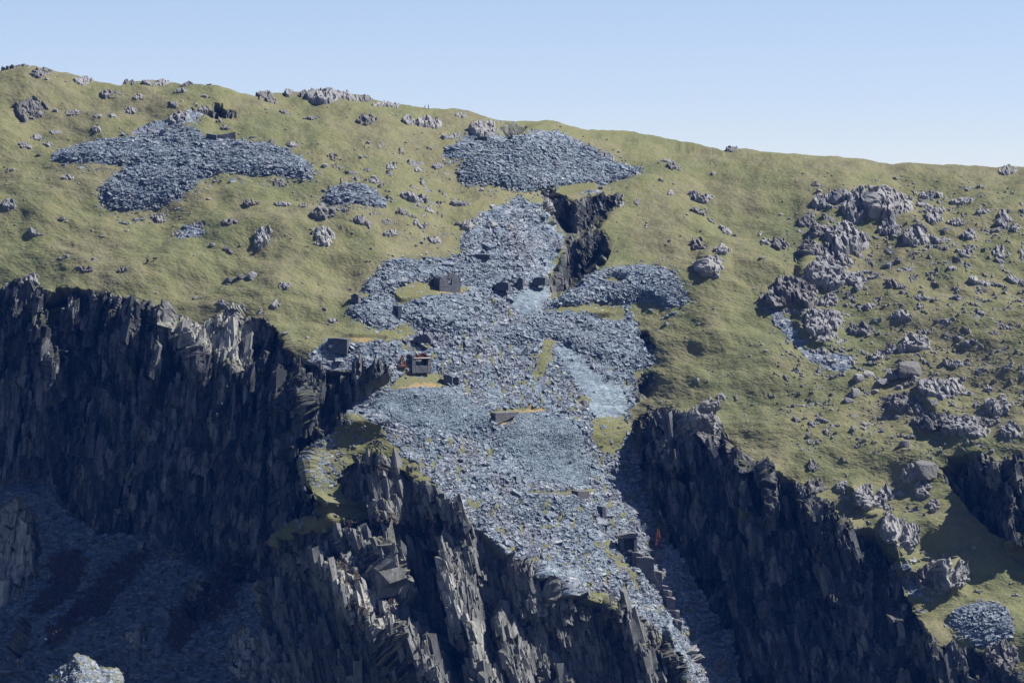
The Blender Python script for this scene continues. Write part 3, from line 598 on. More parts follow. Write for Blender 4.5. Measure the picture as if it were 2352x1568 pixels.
heap('dark slate heap at the top of the walled incline', [(800, 713), (850, 690), (900, 676), (912, 700), (905, 740), (880, 760), (830, 736)], 2.4, 12)
heap('smooth cone of fine blue slate below the rust coloured terrace edge', [(850, 940), (890, 897), (940, 893), (1010, 892), (1060, 915), (1125, 950), (1100, 972), (1000, 978), (900, 962)], 3.0, 16, 1.0, flat=.14)
heap('smooth fan of fine blue slate beneath the triangular retaining wall', [(1150, 990), (1200, 957), (1260, 962), (1320, 1020), (1360, 1075), (1335, 1115), (1260, 1100), (1185, 1040)], 2.4, 16, 1.0, flat=.14)
heap('small dark slate spill on the grass beside the lowest cliff edge', [(2185, 1440), (2215, 1405), (2260, 1392), (2320, 1430), (2330, 1478), (2250, 1490)], .6, 10)

# sunlit knoll at the foot of the shaded gully
gx, gy = np.meshgrid(np.arange(70, 310, 1.75), np.arange(1498, 1640, 1.75))
kd = np.clip(1 - np.hypot((gx - 190 + 14 * fbm(gx / 60, gy / 50, 2, 7)) / 108, (gy - 1640 + 14 * fbm(gx / 50, gy / 90, 3, 4)) / 132), -.2, 1)
KY = 700 - 60 * kd
KP = points_of(KY, gx, gy); Ukn = gx * .075; Vkn = gy * .11
KP[..., 1] -= (1.2 * facet(Ukn / 1.2, Vkn / 1.0, 33, 1.5) + .6 * facet(Ukn / .5, Vkn / .45, 34, 1.5)) * .07
km = np.zeros(gx.shape + (4,)); kg = smooth(fbm(gx / 16, gy / 10, 2, 99), -.1, .25); km[..., 1] = 1 - kg; km2 = np.zeros(gx.shape + (4,)); km2[..., 2] = kg
q = RNG.choice(gx.size, 2600, p=(np.clip(kd, 0, .3) / np.clip(kd, 0, .3).sum()).ravel())
tag(sheet('rocky_knoll', KP, km, km2, fm(kd) > .02, M_GROUND, slabs(KP.reshape(-1, 3)[q], gx.ravel()[q] * 0 + 1200, gy.ravel()[q] * 0 + 1100, .34)), kind='structure')

# ------------------------------------------------------------------ rocks: blocks cut by planes, several to an outcrop
def ico(sub):
    bm = bmesh.new(); bmesh.ops.create_icosphere(bm, subdivisions=sub, radius=1)
    V = np.array([v.co[:] for v in bm.verts]); F = np.array([[v.index for v in f.verts] for f in bm.faces]); bm.free()
    return V / np.linalg.norm(V, axis=1, keepdims=True), F
ICO = {k: ico(k) for k in (1, 2, 3, 4, 5)}
def block(rng, dims, rot, sub, kind):
    V, F = ICO[sub]; n = {'rib': 9, 'lump': 26, 'boulder': 9, 'slab': 7}[kind]
    A = rng.normal(size=(n, 3)); A /= np.linalg.norm(A, axis=1, keepdims=True); D = rng.uniform(.72, 1.05, n)
    if kind == 'rib':
        A = np.concatenate([A, [[1, .1, .1], [-1, .15, .05], [.1, .1, 1], [.4, -.9, .3]]]); D = np.concatenate([D, [.72, .72, .95, .8]])
    elif kind in ('slab', 'boulder'):
        A = np.concatenate([A, [[.15, -.1, 1], [0, .1, -1], [1, .1, .05], [-1, .2, .1], [.1, -1, .2]]]); D = np.concatenate([D, [.75, .75, .85, .85, .8]])
    A /= np.linalg.norm(A, axis=1, keepdims=True)
    r = np.min(D[None] / np.maximum(V @ A.T, .12), axis=1); r = np.minimum(r, 1.45)
    P = V * r[:, None] * np.array(dims)
    sc = max(dims); o = rng.uniform(0, 99, 2)
    q = P / sc * 3.2
    P = P + V * (sc * .035 * (fbm(q[:, 0] + .7 * q[:, 1] + o[0], q[:, 2] * .8 - .5 * q[:, 1] + o[1], 3, 5)))[:, None]
    return P @ np.array(rot).T, F
def rot3(x, y, z): return np.array(Matrix.Rotation(z, 3, 'Z') @ Matrix.Rotation(y, 3, 'Y') @ Matrix.Rotation(x, 3, 'X'))
def join(parts):
    Vs, Fs, o = [], [], 0
    for V, F in parts: Vs.append(V); Fs.append(F + o); o += len(V)
    return np.concatenate(Vs), np.concatenate(Fs)
def crag(name, px, py, wd, ht, kind, mat, seed):
    """bare rock standing out of the turf: a scarp on the shaded side, ribs and blocks, sinking back into the slope"""
    if px > 1740 and wd > 28: wd *= 1.25; ht *= 1.12
    st = 1.15 if wd < 50 else 1.35
    gx, gy = np.meshgrid(np.arange(px - wd * .8, px + wd * .8, st), np.arange(max(py - ht * .85, skyline(px) - 3), py + ht * .85, st))
    o = seed * 13.7; z = max(wd, 30) / 2.2
    u = (gx - px) / (wd * .5) + .34 * fbm(gx / z + o, gy / z * 1.4, 3, 33); v = (gy - py) / (ht * .5) + .34 * fbm(gx / z - o, gy / z * 1.4, 3, 36)
    ins = 1 - np.hypot(u, v)
    t = u + np.sqrt(np.clip(1 - v * v, 0, 1))
    H = .098 * (.20 * ht + .045 * wd) * (1.1 if kind == 'rib' else .95)
    prof = smooth(t, 0, .16) * (1 - .8 * smooth(t, .35, 2.0)) * smooth(ins, 0, .18)
    U = (gx - px) * .098; V = (gy - py) * .098; f = np.clip(wd / 60, .42, 1.25)
    if kind == 'rib':
        Q = U - .55 * V; fc = .9 * facet(Q / (1.25 * f) + o, V / (3.2 * f), 41, 1.6) + .42 * facet(Q / (.6 * f) + o, V / (1.2 * f), 42, 1.5)
    else:
        Q = U - .2 * V; fc = .85 * facet(Q / (1.9 * f) + o, V / (1.5 * f), 43, 1.6) + .4 * facet(Q / (.75 * f) + o, V / (.7 * f), 44, 1.5)
    gap = smooth(fbm(gx / 11 + o, gy / 7, 2, 46), .12, .5)
    h = H * prof * (1 - .7 * gap) + fc * f * .8 * smooth(ins, -.02, .3) - .5 * gap * (1 - smooth(ins, .3, .7)) - .8 * (1 - smooth(ins, -.08, .1)) + .05
    h = np.maximum(h, -.9)
    P, m1, m2 = survey(gx, gy, h, bare=True)
    keep = (fm(ins) > -.12) & (fm(h) > -.7) if wd > 0 else None
    return sheet(name, P, m1, m2, keep, mat)
def outcrop(name, px, py, wd, ht, kind, mat, label, cat, group=None, seed=0):
    rng = np.random.default_rng(1000 + seed); g0 = ground(px, py); m = g0.y / FOC
    parts = []
    W, H = wd * m, ht * m
    if kind in ('boulder', 'slab'):
        dims = (W * .52, W * .46, H * .58) if kind == 'boulder' else (W * .52, W * .5, H * .5)
        P, F = block(rng, dims, rot3(rng.uniform(-.2, .2), rng.uniform(-.3, .3), rng.uniform(-.6, .6)), 4 if wd > 25 else 3, kind)
        parts.append((P + np.array(g0 + Vector((0, 0, H * .12))), F))
    else:
        return tag(crag(name, px, py, wd, ht, kind, mat, seed), label, cat, group)
    V, F = join(parts); c = np.array(g0); me = raw_mesh(name, V - c, F); o = link(name, me, mat); o.location = g0
    return tag(o, label, cat, group)
G, PL, DK = M_ROCK, M_PALE, M_DARK
NAMED = [
    (1969, 486, 62, 54, 'rib', G, 'tall grey slab of ribbed crag standing beside the largest pale ribbed crag'),
    (2042, 480, 92, 66, 'rib', PL, 'largest pale ribbed crag with long slanting ribs on the open right-hand slope'),
    (1902, 472, 66, 28, 'lump', G, 'low knobbly grey crag on the uphill side of the ribbed crags'),
    (1855, 508, 38, 26, 'lump', DK, 'dark rounded outcrop at the end of the ribbed crag row'),
    (1885, 536, 62, 24, 'lump', DK, 'dark shaded crag just above the blocky split crag'),
    (1952, 556, 86, 56, 'rib', G, 'blocky grey crag split by upright cracks, below the ribbed crags'),
    (1878, 580, 92, 26, 'lump', DK, 'long low crag with a dark undercut in the middle of the crag band'),
    (1925, 592, 78, 20, 'rib', G, 'thin ledge of grey rock under the blocky split crag'),
    (1905, 628, 104, 50, 'lump', G, 'broad bulging grey crag in the middle of the descending crag band'),
    (1968, 650, 42, 36, 'rib', G, 'short steep crag with a sunlit corner beside the broad bulging crag'),
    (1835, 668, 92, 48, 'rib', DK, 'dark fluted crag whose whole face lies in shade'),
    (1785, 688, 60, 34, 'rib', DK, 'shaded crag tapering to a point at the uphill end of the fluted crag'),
    (1905, 682, 40, 22, 'lump', G, 'rounded knob at the foot of the broad bulging crag'),
    (1893, 735, 78, 54, 'lump', G, 'knotted crag above a patch of dark shaded slabs'),
    (1918, 712, 28, 20, 'boulder', G, 'round boulder perched on the knotted crag'),
    (1978, 744, 46, 24, 'rib', DK, 'small dark crag in line below the knotted crag'),
    (1905, 762, 60, 22, 'lump', G, 'low broken rock at the bottom of the knotted crag'),
    (2042, 532, 44, 26, 'rib', G, 'small slanting slab crag under the largest pale ribbed crag'),
    (2108, 552, 54, 34, 'rib', PL, 'pale stepped crag on the grass beyond the blocky split crag'),
    (1661, 588, 44, 34, 'lump', PL, 'upper of two pale humped crags beside the pale slate heap'),
    (1638, 632, 50, 44, 'lump', PL, 'lower of two pale humped crags beside the pale slate heap'),
    (1605, 566, 40, 26, 'rib', DK, 'dark cracked crag above the two pale humped crags'),
    (1758, 554, 26, 28, 'lump', G, 'round crag alone in green grass, darker twin beside it'),
    (1792, 560, 30, 32, 'rib', DK, 'jagged dark crag standing next to a round one in green grass'),
    (1612, 448, 62, 26, 'rib', G, 'long grey outcrop on the grass above the quarry gully'),
    (2102, 786, 66, 42, 'lump', PL, 'pale crag made of many rounded knobs above the fallen boulders'),
    (2045, 788, 30, 18, 'lump', G, 'small knob beside the pale knobbly crag'),
    (2015, 802, 40, 26, 'lump', G, 'grey crag stub above the fallen boulders'),
    (2089, 852, 58, 34, 'boulder', DK, 'biggest fallen boulder of the cluster, long with a flat top'),
    (2056, 864, 36, 20, 'slab', DK, 'leaning flat slab propped beside the biggest fallen boulder'),
    (2025, 877, 26, 16, 'slab', G, 'wedge shaped fallen block casting a shadow on the grass'),
    (1995, 862, 28, 20, 'boulder', PL, 'pale fallen boulder at the uphill edge of the cluster'),
    (1974, 876, 24, 26, 'boulder', G, 'upright fallen boulder at the end of the cluster'),
    (2102, 868, 16, 14, 'boulder', PL, 'small pale stone tucked under the biggest fallen boulder'),
    (2066, 884, 16, 14, 'boulder', G, 'small round stone below the leaning flat slab'),
    (1966, 904, 20, 26, 'boulder', PL, 'upright pale stone of a pair below the fallen boulders'),
    (1950, 919, 24, 14, 'boulder', G, 'flat grey stone of a pair below the fallen boulders'),
    (2148, 892, 68, 46, 'lump', G, 'domed crag of rounded joints below the knobbly pale crag'),
    (2188, 884, 44, 34, 'rib', PL, 'pale ridged back of the domed crag'),
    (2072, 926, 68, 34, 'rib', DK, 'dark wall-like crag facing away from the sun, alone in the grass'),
    (2118, 942, 30, 22, 'lump', G, 'small crag in line with the dark wall-like crag'),
    (2210, 976, 88, 58, 'lump', G, 'big rounded grey crag with curved cracks above the steepest right-hand cliff'),
    (2142, 972, 62, 40, 'rib', DK, 'shaded ribbed shoulder of the big rounded crag'),
    (2275, 966, 46, 24, 'lump', DK, 'low dark crag behind the big rounded crag'),
    (2250, 1002, 44, 26, 'lump', G, 'low rounded crag just below the big rounded crag'),
    (2328, 1000, 46, 36, 'lump', G, 'smooth rounded crag at the very edge of the picture'),
    (2290, 928, 60, 30, 'lump', PL, 'pale sloping crag high on the far edge of the slope'),
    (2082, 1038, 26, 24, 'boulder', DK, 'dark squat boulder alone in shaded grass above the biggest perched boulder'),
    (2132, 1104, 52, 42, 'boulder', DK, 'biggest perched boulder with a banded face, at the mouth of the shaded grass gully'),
    (1992, 1142, 60, 50, 'rib', G, 'crag of upright knuckles jutting over the shaded cliff'),
    (2036, 1136, 34, 40, 'rib', G, 'upright rock pillar beside the crag of knuckles'),
    (1868, 1072, 24, 24, 'rib', DK, 'dark upright crag at the grassy rim of the shaded cliff'),
    (1934, 1112, 26, 22, 'rib', PL, 'pale upright stone at the grassy rim of the shaded cliff'),
    (1880, 1106, 40, 28, 'lump', DK, 'broken dark rock falling away under the grassy rim'),
    (2090, 1098, 36, 26, 'rib', PL, 'pale spine of rock leading to the biggest perched boulder, its upper end'),
    (2122, 1134, 34, 36, 'rib', PL, 'pale spine of rock beside the biggest perched boulder, its middle'),
    (2146, 1172, 28, 30, 'rib', PL, 'pale spine of rock running into the grass gully, its lower end'),
    (2172, 1326, 42, 54, 'rib', PL, 'tall pale fluted crag above the green ledge low on the slope'),
    (2130, 1316, 40, 34, 'rib', DK, 'shaded flank of rock next to the tall pale fluted crag'),
    (2215, 1322, 34, 44, 'rib', G, 'broken crag on the grass side of the tall pale fluted crag'),
    (2050, 1222, 48, 48, 'rib', PL, 'sunlit cracked rock at the edge of the deep shaded cliff'),
    (2095, 1240, 40, 44, 'rib', G, 'grey rock steps beside the sunlit cracked rock'),
    (1602, 1500, 46, 56, 'rib', G, 'broken rock fin in the shaded gully between the lowest crags, its upper end'),
    (1655, 1540, 60, 40, 'rib', DK, 'dark broken rock in the shaded gully at the bottom edge'),
    (2300, 1512, 70, 50, 'lump', DK, 'dark crag at the bottom corner under a cap of grass'),
    (1612, 980, 84, 70, 'rib', PL, 'pale shattered crag topping the cliff beside the slate chute'),
    (1560, 990, 60, 60, 'rib', G, 'grey shattered crag overlooking the shaded slate chute'),
    (1650, 1020, 40, 30, 'rib', DK, 'dark stub of rock on the grass behind the pale shattered crag'),
    (1112, 303, 84, 46, 'rib', PL, 'cream quarried face of upright slabs just below the skyline notch'),
    (412, 282, 60, 26, 'rib', PL, 'whitish broken slabs at the mouth of the black quarried hollow'),
    (606, 550, 44, 38, 'rib', PL, 'pale pointed crag with a black shadow side, alone on smooth grass'),
    (746, 550, 58, 38, 'lump', PL, 'brownish humped crag with a sunlit nose, near the small slate heap'),
    (524, 629, 22, 14, 'boulder', DK, 'small dark hump, first of three in a row on the grass'),
    (552, 625, 26, 14, 'boulder', DK, 'middle dark hump of three in a row on the grass'),
    (580, 626, 26, 16, 'boulder', G, 'furthest dark hump of three in a row on the grass'),
    (72, 634, 44, 26, 'rib', G, 'steep grey crag on the very lip of the tallest shaded cliff'),
    (14, 646, 20, 18, 'boulder', DK, 'dark block at the edge of the picture above the tallest cliff'),
    (750, 222, 92, 30, 'rib', G, 'ribbed crag on the skyline with slanting grey slabs'),
    (614, 224, 44, 22, 'lump', DK, 'dark knotted crag on the skyline beside the ribbed one'),
    (93, 184, 44, 22, 'lump', DK, 'dark crag just under the highest point of the skyline'),
    (70, 248, 80, 36, 'lump', DK, 'broad brown crag on the slope below the highest point of the skyline'),
    (252, 214, 64, 16, 'lump', DK, 'dark strip of rock below the second rise of the skyline'),
    (320, 226, 28, 14, 'rib', PL, 'small pale slab tilted on the grass below the second rise of the skyline'),
    (350, 190, 50, 12, 'lump', G, 'low rock edging the top of the second rise of the skyline'),
    (844, 278, 42, 24, 'rib', DK, 'dark slanting crag in the grass below the ribbed skyline crag'),
    (990, 277, 64, 22, 'rib', PL, 'pale broken outcrop leading up to the quarried face on the skyline'),
    (938, 278, 34, 22, 'rib', PL, 'pale outcrop of small upright slabs midway along the skyline slope'),
    (952, 457, 80, 20, 'rib', G, 'long shelf of grey rock above the pale scree side'),
    (1062, 460, 54, 18, 'rib', G, 'short rock shelf at the top of the slate scree'),
    (1082, 515, 44, 30, 'rib', PL, 'whitest rock slab, at the edge of the slate scree'),
    (750, 504, 74, 28, 'lump', DK, 'dark crag in the grass below the small slate heap'),
    (1340, 934, 16, 18, 'boulder', PL, 'pinkish standing block of two on the blue scree'),
    (1332, 948, 18, 12, 'slab', PL, 'pinkish flat block of two on the blue scree'),
    (1250, 638, 16, 10, 'slab', PL, 'white block lying at the mouth of the dark quarry gully'),
    (1264, 466, 34, 52, 'rib', PL, 'smooth pale quarried slab standing at the mouth of the dark pit'),
    (1680, 338, 44, 12, 'lump', DK, 'dark cairn-like heap of rock on the skyline beyond the quarry'),
    (2316, 386, 40, 14, 'lump', G, 'low outcrop on the skyline at the far edge'),
    (1060, 262, 26, 10, 'lump', G, 'low knob on the skyline above the quarried notch'),
]
for q, (px, py, wd, ht, kind, mat, label) in enumerate(NAMED):
    bl = kind in ('boulder', 'slab')
    outcrop('boulder' if bl else 'rock_outcrop', px, py, wd, ht, kind, mat, label, 'boulder' if bl else 'rock outcrop', None, q)
def region_label(px, py):
    if px < 1250 and py < 300: return 'small outcrop of rock near the skyline above the upper slate heaps', 'outcrops under the skyline'
    if px < 760 and py < 480: return 'small outcrop of rock in the grass around the spread of upper slate heaps', 'outcrops round the upper slate heaps'
    if px < 1250 and py < 640: return 'small outcrop of rock on the grass slope between the quarry scree and the tallest cliff', 'outcrops on the middle grass'
    if px < 1250: return 'small stone on the grass rim of the tallest shaded cliff', 'stones on the cliff rim'
    if px < 1760 and py < 560: return 'small outcrop of rock on the grass beside the dark quarry pit', 'outcrops beside the quarry pit'
    if px < 1830: return 'small stone in the grass between the slate tips and the crag band', 'stones by the slate tips'
    if py < 700: return 'small pale rock scattered on the open slope around the ribbed crags', 'rocks round the ribbed crags'
    if py < 1050: return 'small rock strewn on the grass around the fallen boulders', 'rocks round the fallen boulders'
    return 'small rock on the steep grass at the foot of the slope beside the shaded cliff', 'rocks on the lowest grass'
MINOR = [(28, 164, 44, 14, 2), (62, 158, 30, 10, 0), (112, 170, 36, 12, 2), (200, 182, 30, 10, 0), (300, 190, 36, 12, 2), (375, 188, 40, 10, 0), (430, 198, 34, 12, 2), (485, 206, 30, 10, 0), (600, 220, 26, 12, 2), (665, 212, 34, 12, 0), (700, 214, 30, 12, 2), (792, 218, 40, 14, 0), (840, 226, 36, 12, 2), (905, 238, 36, 10, 0),
    (170, 250, 40, 14, 0), (300, 250, 34, 12, 1), (420, 225, 34, 12, 0), (520, 300, 26, 10, 2), (160, 420, 30, 12, 1), (330, 420, 24, 12, 0), (640, 420, 40, 14, 2), (700, 480, 30, 12, 1), (830, 520, 40, 14, 0), (900, 540, 40, 16, 1), (960, 520, 30, 14, 0), (1000, 545, 34, 14, 1), (860, 420, 34, 12, 0), (1130, 520, 36, 20, 1), (1170, 530, 40, 20, 0),(187, 187, 36, 14, 0), (260, 267, 24, 14, 1), (227, 267, 22, 10, 0), (127, 292, 28, 12, 0), (87, 303, 30, 14, 0), (223, 297, 26, 12, 1), (60, 330, 34, 12, 0), (110, 318, 26, 10, 0), (717, 262, 40, 10, 2), (657, 254, 30, 12, 2),
    (674, 334, 30, 14, 1), (624, 326, 14, 8, 0), (767, 360, 26, 14, 2), (577, 468, 40, 18, 2), (650, 468, 44, 14, 0), (367, 481, 36, 18, 1), (287, 498, 34, 12, 0), (27, 482, 40, 22, 0), (450, 514, 30, 12, 0), (526, 518, 40, 16, 2),
    (810, 228, 40, 12, 0), (880, 238, 50, 8, 1), (988, 484, 26, 10, 1), (924, 497, 32, 14, 2), (1040, 311, 54, 16, 0), (964, 381, 22, 14, 1), (1007, 375, 26, 12, 0), (1032, 370, 18, 8, 1), (900, 381, 28, 14, 0), (1547, 388, 36, 16, 2), (1534, 365, 40, 12, 0),
    (1541, 447, 16, 14, 1), (1464, 465, 20, 12, 0), (1427, 468, 26, 14, 1), (1400, 354, 44, 14, 0), (1434, 368, 26, 10, 2), (527, 571, 26, 12, 2), (197, 632, 44, 12, 2), (287, 635, 26, 10, 2), (150, 596, 34, 10, 0), (510, 692, 34, 12, 0), (654, 668, 30, 14, 1),
    (634, 704, 26, 16, 1), (764, 733, 26, 10, 0), (80, 537, 50, 12, 0), (410, 530, 40, 12, 1), (1608, 486, 40, 16, 2), (1636, 499, 26, 12, 2), (1668, 512, 36, 16, 0), (2305, 516, 32, 26, 0), (2335, 532, 26, 20, 1), (2119, 472, 30, 14, 0), (2145, 493, 50, 20, 1),
    (2146, 514, 34, 20, 1), (2212, 462, 46, 18, 1), (2132, 440, 52, 20, 0), (2229, 548, 30, 22, 0), (1658, 902, 22, 14, 0), (1690, 898, 12, 12, 2), (1815, 944, 12, 10, 0), (1795, 931, 14, 8, 2), (1868, 977, 18, 18, 0), (1898, 995, 18, 12, 1), (1988, 985, 24, 14, 1),
    (1915, 1010, 12, 12, 0), (1863, 1019, 16, 12, 1), (1845, 1039, 18, 8, 0), (2116, 1360, 18, 8, 1), (2252, 1350, 22, 8, 1), (2290, 1390, 34, 10, 1), (2300, 1422, 20, 12, 1), (2340, 1362, 24, 8, 1), (1748, 522, 18, 12, 0), (2200, 520, 34, 14, 1), (2260, 500, 30, 12, 1),
    (2165, 560, 40, 16, 0), (2220, 590, 36, 14, 0), (2300, 580, 34, 16, 1), (2330, 620, 30, 16, 0), (2190, 620, 26, 12, 1), (2250, 640, 60, 14, 1), (2010, 640, 30, 12, 0), (2060, 660, 44, 12, 2), (2120, 690, 34, 12, 0), (2200, 680, 36, 12, 1), (2000, 700, 34, 10, 0),
    (2070, 728, 44, 14, 1), (2230, 790, 34, 10, 1), (2310, 760, 24, 10, 0), (2190, 830, 50, 14, 1), (2320, 850, 26, 10, 0), (2270, 880, 26, 10, 1), (1880, 800, 34, 12, 0), (1910, 820, 30, 10, 1), (1930, 790, 26, 12, 0), (1960, 826, 28, 12, 1), (2000, 825, 24, 10, 2), (1600, 870, 20, 8, 1)]
seeds = 300
for px, py, wd, ht, tone in MINOR:
    seeds += 1; lb, gp = region_label(px, py)
    outcrop('rock_outcrop', px, py, wd, ht, 'rib' if seeds % 3 else 'lump', (G, PL, DK)[tone], lb, 'rock outcrop', gp, seeds)
RIGHT = blur(OPEN, 50)
LEFTUP = blur(OPEN2, 40)
busy = blur((scree | cliff | pits | SCREE), 6)
def scatter(n, rng):
    out = []
    while len(out) < n:
        px, py = rng.uniform(0, 2352), rng.uniform(180, 1500)
        if py < skyline(px) + 12 or bil(busy, px, py) > .12: continue
        wgt = .11 + .55 * bil(RIGHT, px, py) + .3 * bil(LEFTUP, px, py)
        cl = float(smooth(fbm(np.array([px / 60]), np.array([py / 40]), 2, 77), -.15, .45)[0])
        if rng.random() < wgt * (.12 + cl): out.append((px, py))
    return out
rs = np.random.default_rng(5)
for px, py in scatter(118, rs):
    seeds += 1; lb, gp = region_label(px, py); wd = float(rs.uniform(7, 15))
    outcrop('stone', px, py, wd, wd * rs.uniform(.5, .8), 'boulder' if seeds % 2 else 'slab', (G, PL, G, PL, DK)[seeds % 5], lb.replace('outcrop of rock', 'loose rock'), 'rock', gp, seeds)
parts = []
for px, py in scatter(2800, rs):
    g = ground(px, py); a = g.y / FOC * (1.1 + 3.2 * rs.random() ** 2)
    P, F = block(rs, (a, a * .9, a * .6), rot3(rs.uniform(-.4, .4), rs.uniform(-.4, .4), rs.uniform(-2, 2)), 1, 'boulder')
    parts.append((P + np.array(g) + [0, 0, a * .15], F))
V, F = join(parts); tag(link('scattered_stones', raw_mesh('scattered_stones', V, F), M_PALE), kind='stuff')

# ------------------------------------------------------------------ quarry buildings, walls and iron
def empty(name, loc, rz=0.0, label=None, cat=None, group=None):
    o = bpy.data.objects.new(name, None); COL.objects.link(o); o.location = loc; o.rotation_euler = (0, 0, rz); o.empty_display_size = .5
    return tag(o, label, cat, group)
class MB:
    def __init__(s, seed=0): s.bm = bmesh.new(); s.r = random.Random(seed)
    def prism(s, pts, y0, y1, jit=.06):
        """outline in x, z pushed through from y0 to y1"""
        a = [s.bm.verts.new((x + s.r.uniform(-jit, jit), y0 + s.r.uniform(-jit, jit), z + s.r.uniform(-jit, jit))) for x, z in pts]
        b = [s.bm.verts.new((x + s.r.uniform(-jit, jit), y1 + s.r.uniform(-jit, jit), z + s.r.uniform(-jit, jit))) for x, z in pts]
        n = len(pts); s.bm.faces.new(a); s.bm.faces.new(b[::-1])
        for i in range(n): s.bm.faces.new((a[i], b[i], b[(i + 1) % n], a[(i + 1) % n]))
        return s
    def box(s, x0, x1, y0, y1, z0, z1, jit=.05): return s.prism([(x0, z0), (x1, z0), (x1, z1), (x0, z1)], y0, y1, jit)
    def bar(s, a, b, r, sides=6):
        a, b = Vector(a), Vector(b); d = (b - a).normalized(); u = d.orthogonal().normalized(); v = d.cross(u)
        A = [s.bm.verts.new(a + (u * math.cos(t) + v * math.sin(t)) * r) for t in [k * 2 * math.pi / sides for k in range(sides)]]
        B = [s.bm.verts.new(b + (u * math.cos(t) + v * math.sin(t)) * r) for t in [k * 2 * math.pi / sides for k in range(sides)]]
        s.bm.faces.new(A[::-1]); s.bm.faces.new(B)
        for i in range(sides): s.bm.faces.new((A[i], A[(i + 1) % sides], B[(i + 1) % sides], B[i]))
        return s
    def ring(s, c, ro, ri, y0, y1, n=24):
        L = []
        for y, r in ((y0, ro), (y1, ro), (y1, ri), (y0, ri)): L.append([s.bm.verts.new((c[0] + r * math.cos(k * 2 * math.pi / n), y, c[1] + r * math.sin(k * 2 * math.pi / n))) for k in range(n)])
        for q in range(4):
            for k in range(n): s.bm.faces.new((L[q][k], L[q][(k + 1) % n], L[(q + 1) % 4][(k + 1) % n], L[(q + 1) % 4][k]))
        return s
    def disc(s, c, r, y0, y1, n=24):
        return s.prism([(c[0] + r * math.cos(k * 2 * math.pi / n), c[1] + r * math.sin(k * 2 * math.pi / n)) for k in range(n)], y0, y1, 0)
    def broken(s, x0, x1, y0, y1, zb, heights, jit=.07):
        """a ruined wall: columns of differing height"""
        n = len(heights)
        for k, h in enumerate(heights):
            a = x0 + (x1 - x0) * k / n; b = x0 + (x1 - x0) * (k + 1) / n
            s.prism([(a, zb), (b, zb), (b, h + s.r.uniform(-.12, .12)), ((a + b) / 2, h + s.r.uniform(-.05, .2)), (a, h + s.r.uniform(-.12, .12))], y0, y1, jit * .5)
        return s
    def build(s, name, mat, parent=None, loc=None, rz=0.0):
        bmesh.ops.recalc_face_normals(s.bm, faces=s.bm.faces); me = bpy.data.meshes.new(name); s.bm.to_mesh(me); s.bm.free()
        o = link(name, me, mat, parent)
        if loc is not None: o.location = loc; o.rotation_euler = (0, 0, rz)
        return o
A25 = math.radians(27)
# roofless hut with a gable end facing the valley
g = ground(1010, 667) + Vector((0, -.6, .7)); hut = empty('stone_hut', g, A25, 'roofless slate hut with one window in its rounded gable end', 'ruined hut'); hut.scale = (1.12, 1.12, 1.1)
gb = MB(1); zb = -1.2
gb.prism([(0, zb), (2.0, zb), (2.0, 2.62), (1.2, 2.25), (.55, 1.95), (0, 1.9)], 0, .6, .05)
gb.prism([(2.72, zb), (4.7, zb), (4.7, 1.85), (4.2, 1.95), (3.7, 2.4), (3.3, 2.75), (2.72, 2.95)], 0, .6, .05)
gb.prism([(2.0, zb), (2.72, zb), (2.72, .55), (2.0, .55)], .003, .597, 0); gb.prism([(2.0, 1.9), (2.72, 1.9), (2.72, 2.95), (2.3, 2.95), (2.0, 2.62)], .003, .597, .02)
gb.build('gable_wall', M_GABLE, hut)
ws = MB(2); ws.prism([(1.85, 1.8), (2.87, 1.8), (2.87, 1.93), (1.85, 1.93)], -.06, .55, .01); ws.build('window_lintel', M_WALLB, hut)
sw = MB(3)
for k, h in enumerate((1.9, 1.95, 2.3, 2.1, 1.7, 1.75, 1.2, .9, .6)):
    a = .6 + k * .62; sw.prism([(0, zb), (.6, zb), (.6, h), (.3, h + .15), (0, h - .1)], a, a + .62, .05)
sw.build('side_wall', M_WALL, hut)
sw = MB(4)
for k, h in enumerate((1.8, 1.6, 1.3, 1.5, 1.0, .8, .6, .5, .5)):
    a = .6 + k * .62; sw.prism([(4.1, zb), (4.7, zb), (4.7, h), (4.4, h + .1), (4.1, h - .1)], a, a + .62, .05)
sw.build('side_wall', M_WALL, hut)
MB(5).broken(.6, 4.1, 5.6, 6.2, zb, [.9, 1.3, 1.6, 1.2, .8]).build('rear_wall', M_WALL, hut)
an = MB(6); an.broken(-2.6, -.1, 3.2, 3.8, zb, [.7, 1.1, .9, 1.5, 1.9]); an.broken(-2.9, -2.3, 3.8, 5.8, zb, [.9, 1.3]); an.build('annex_wall', M_WALL, hut)
# winding house
g = ground(943, 858) + Vector((0, -.8, .5)); wh = empty('winding_house', g, A25, 'ruined winding house with a pale beam across its open front', 'ruined building'); wh.scale = (1.15, 1.15, .9)
MB(7).box(0, .75, 0, .7, -1.2, 3.0).build('pillar', M_WALL, wh); MB(35).box(3.3, 3.95, 0, .7, -1.2, 2.95).build('pillar', M_WALLB, wh)
MB(8).broken(.75, 3.3, .02, .66, -1.2, [.5, .55, .45, .6]).build('sill_wall', M_WALL, wh)
b = MB(9)
for k, h in enumerate((3.1, 3.2, 3.15, 3.0, 2.9)): b.box(.02, .65, .7 + k * .6, 1.3 + k * .6, -1.2, h)
b.build('side_wall', M_WALL, wh)
b = MB(10)
for k, h in enumerate((2.9, 2.8, 2.7, 2.6, 2.4)): b.box(3.35, 3.93, .7 + k * .6, 1.3 + k * .6, -1.2, h)
b.build('side_wall', M_WALL, wh)
MB(11).broken(.65, 3.35, 3.1, 3.7, -1.2, [3.0, 2.7, 2.8, 3.1]).build('rear_wall', M_WALL, wh)
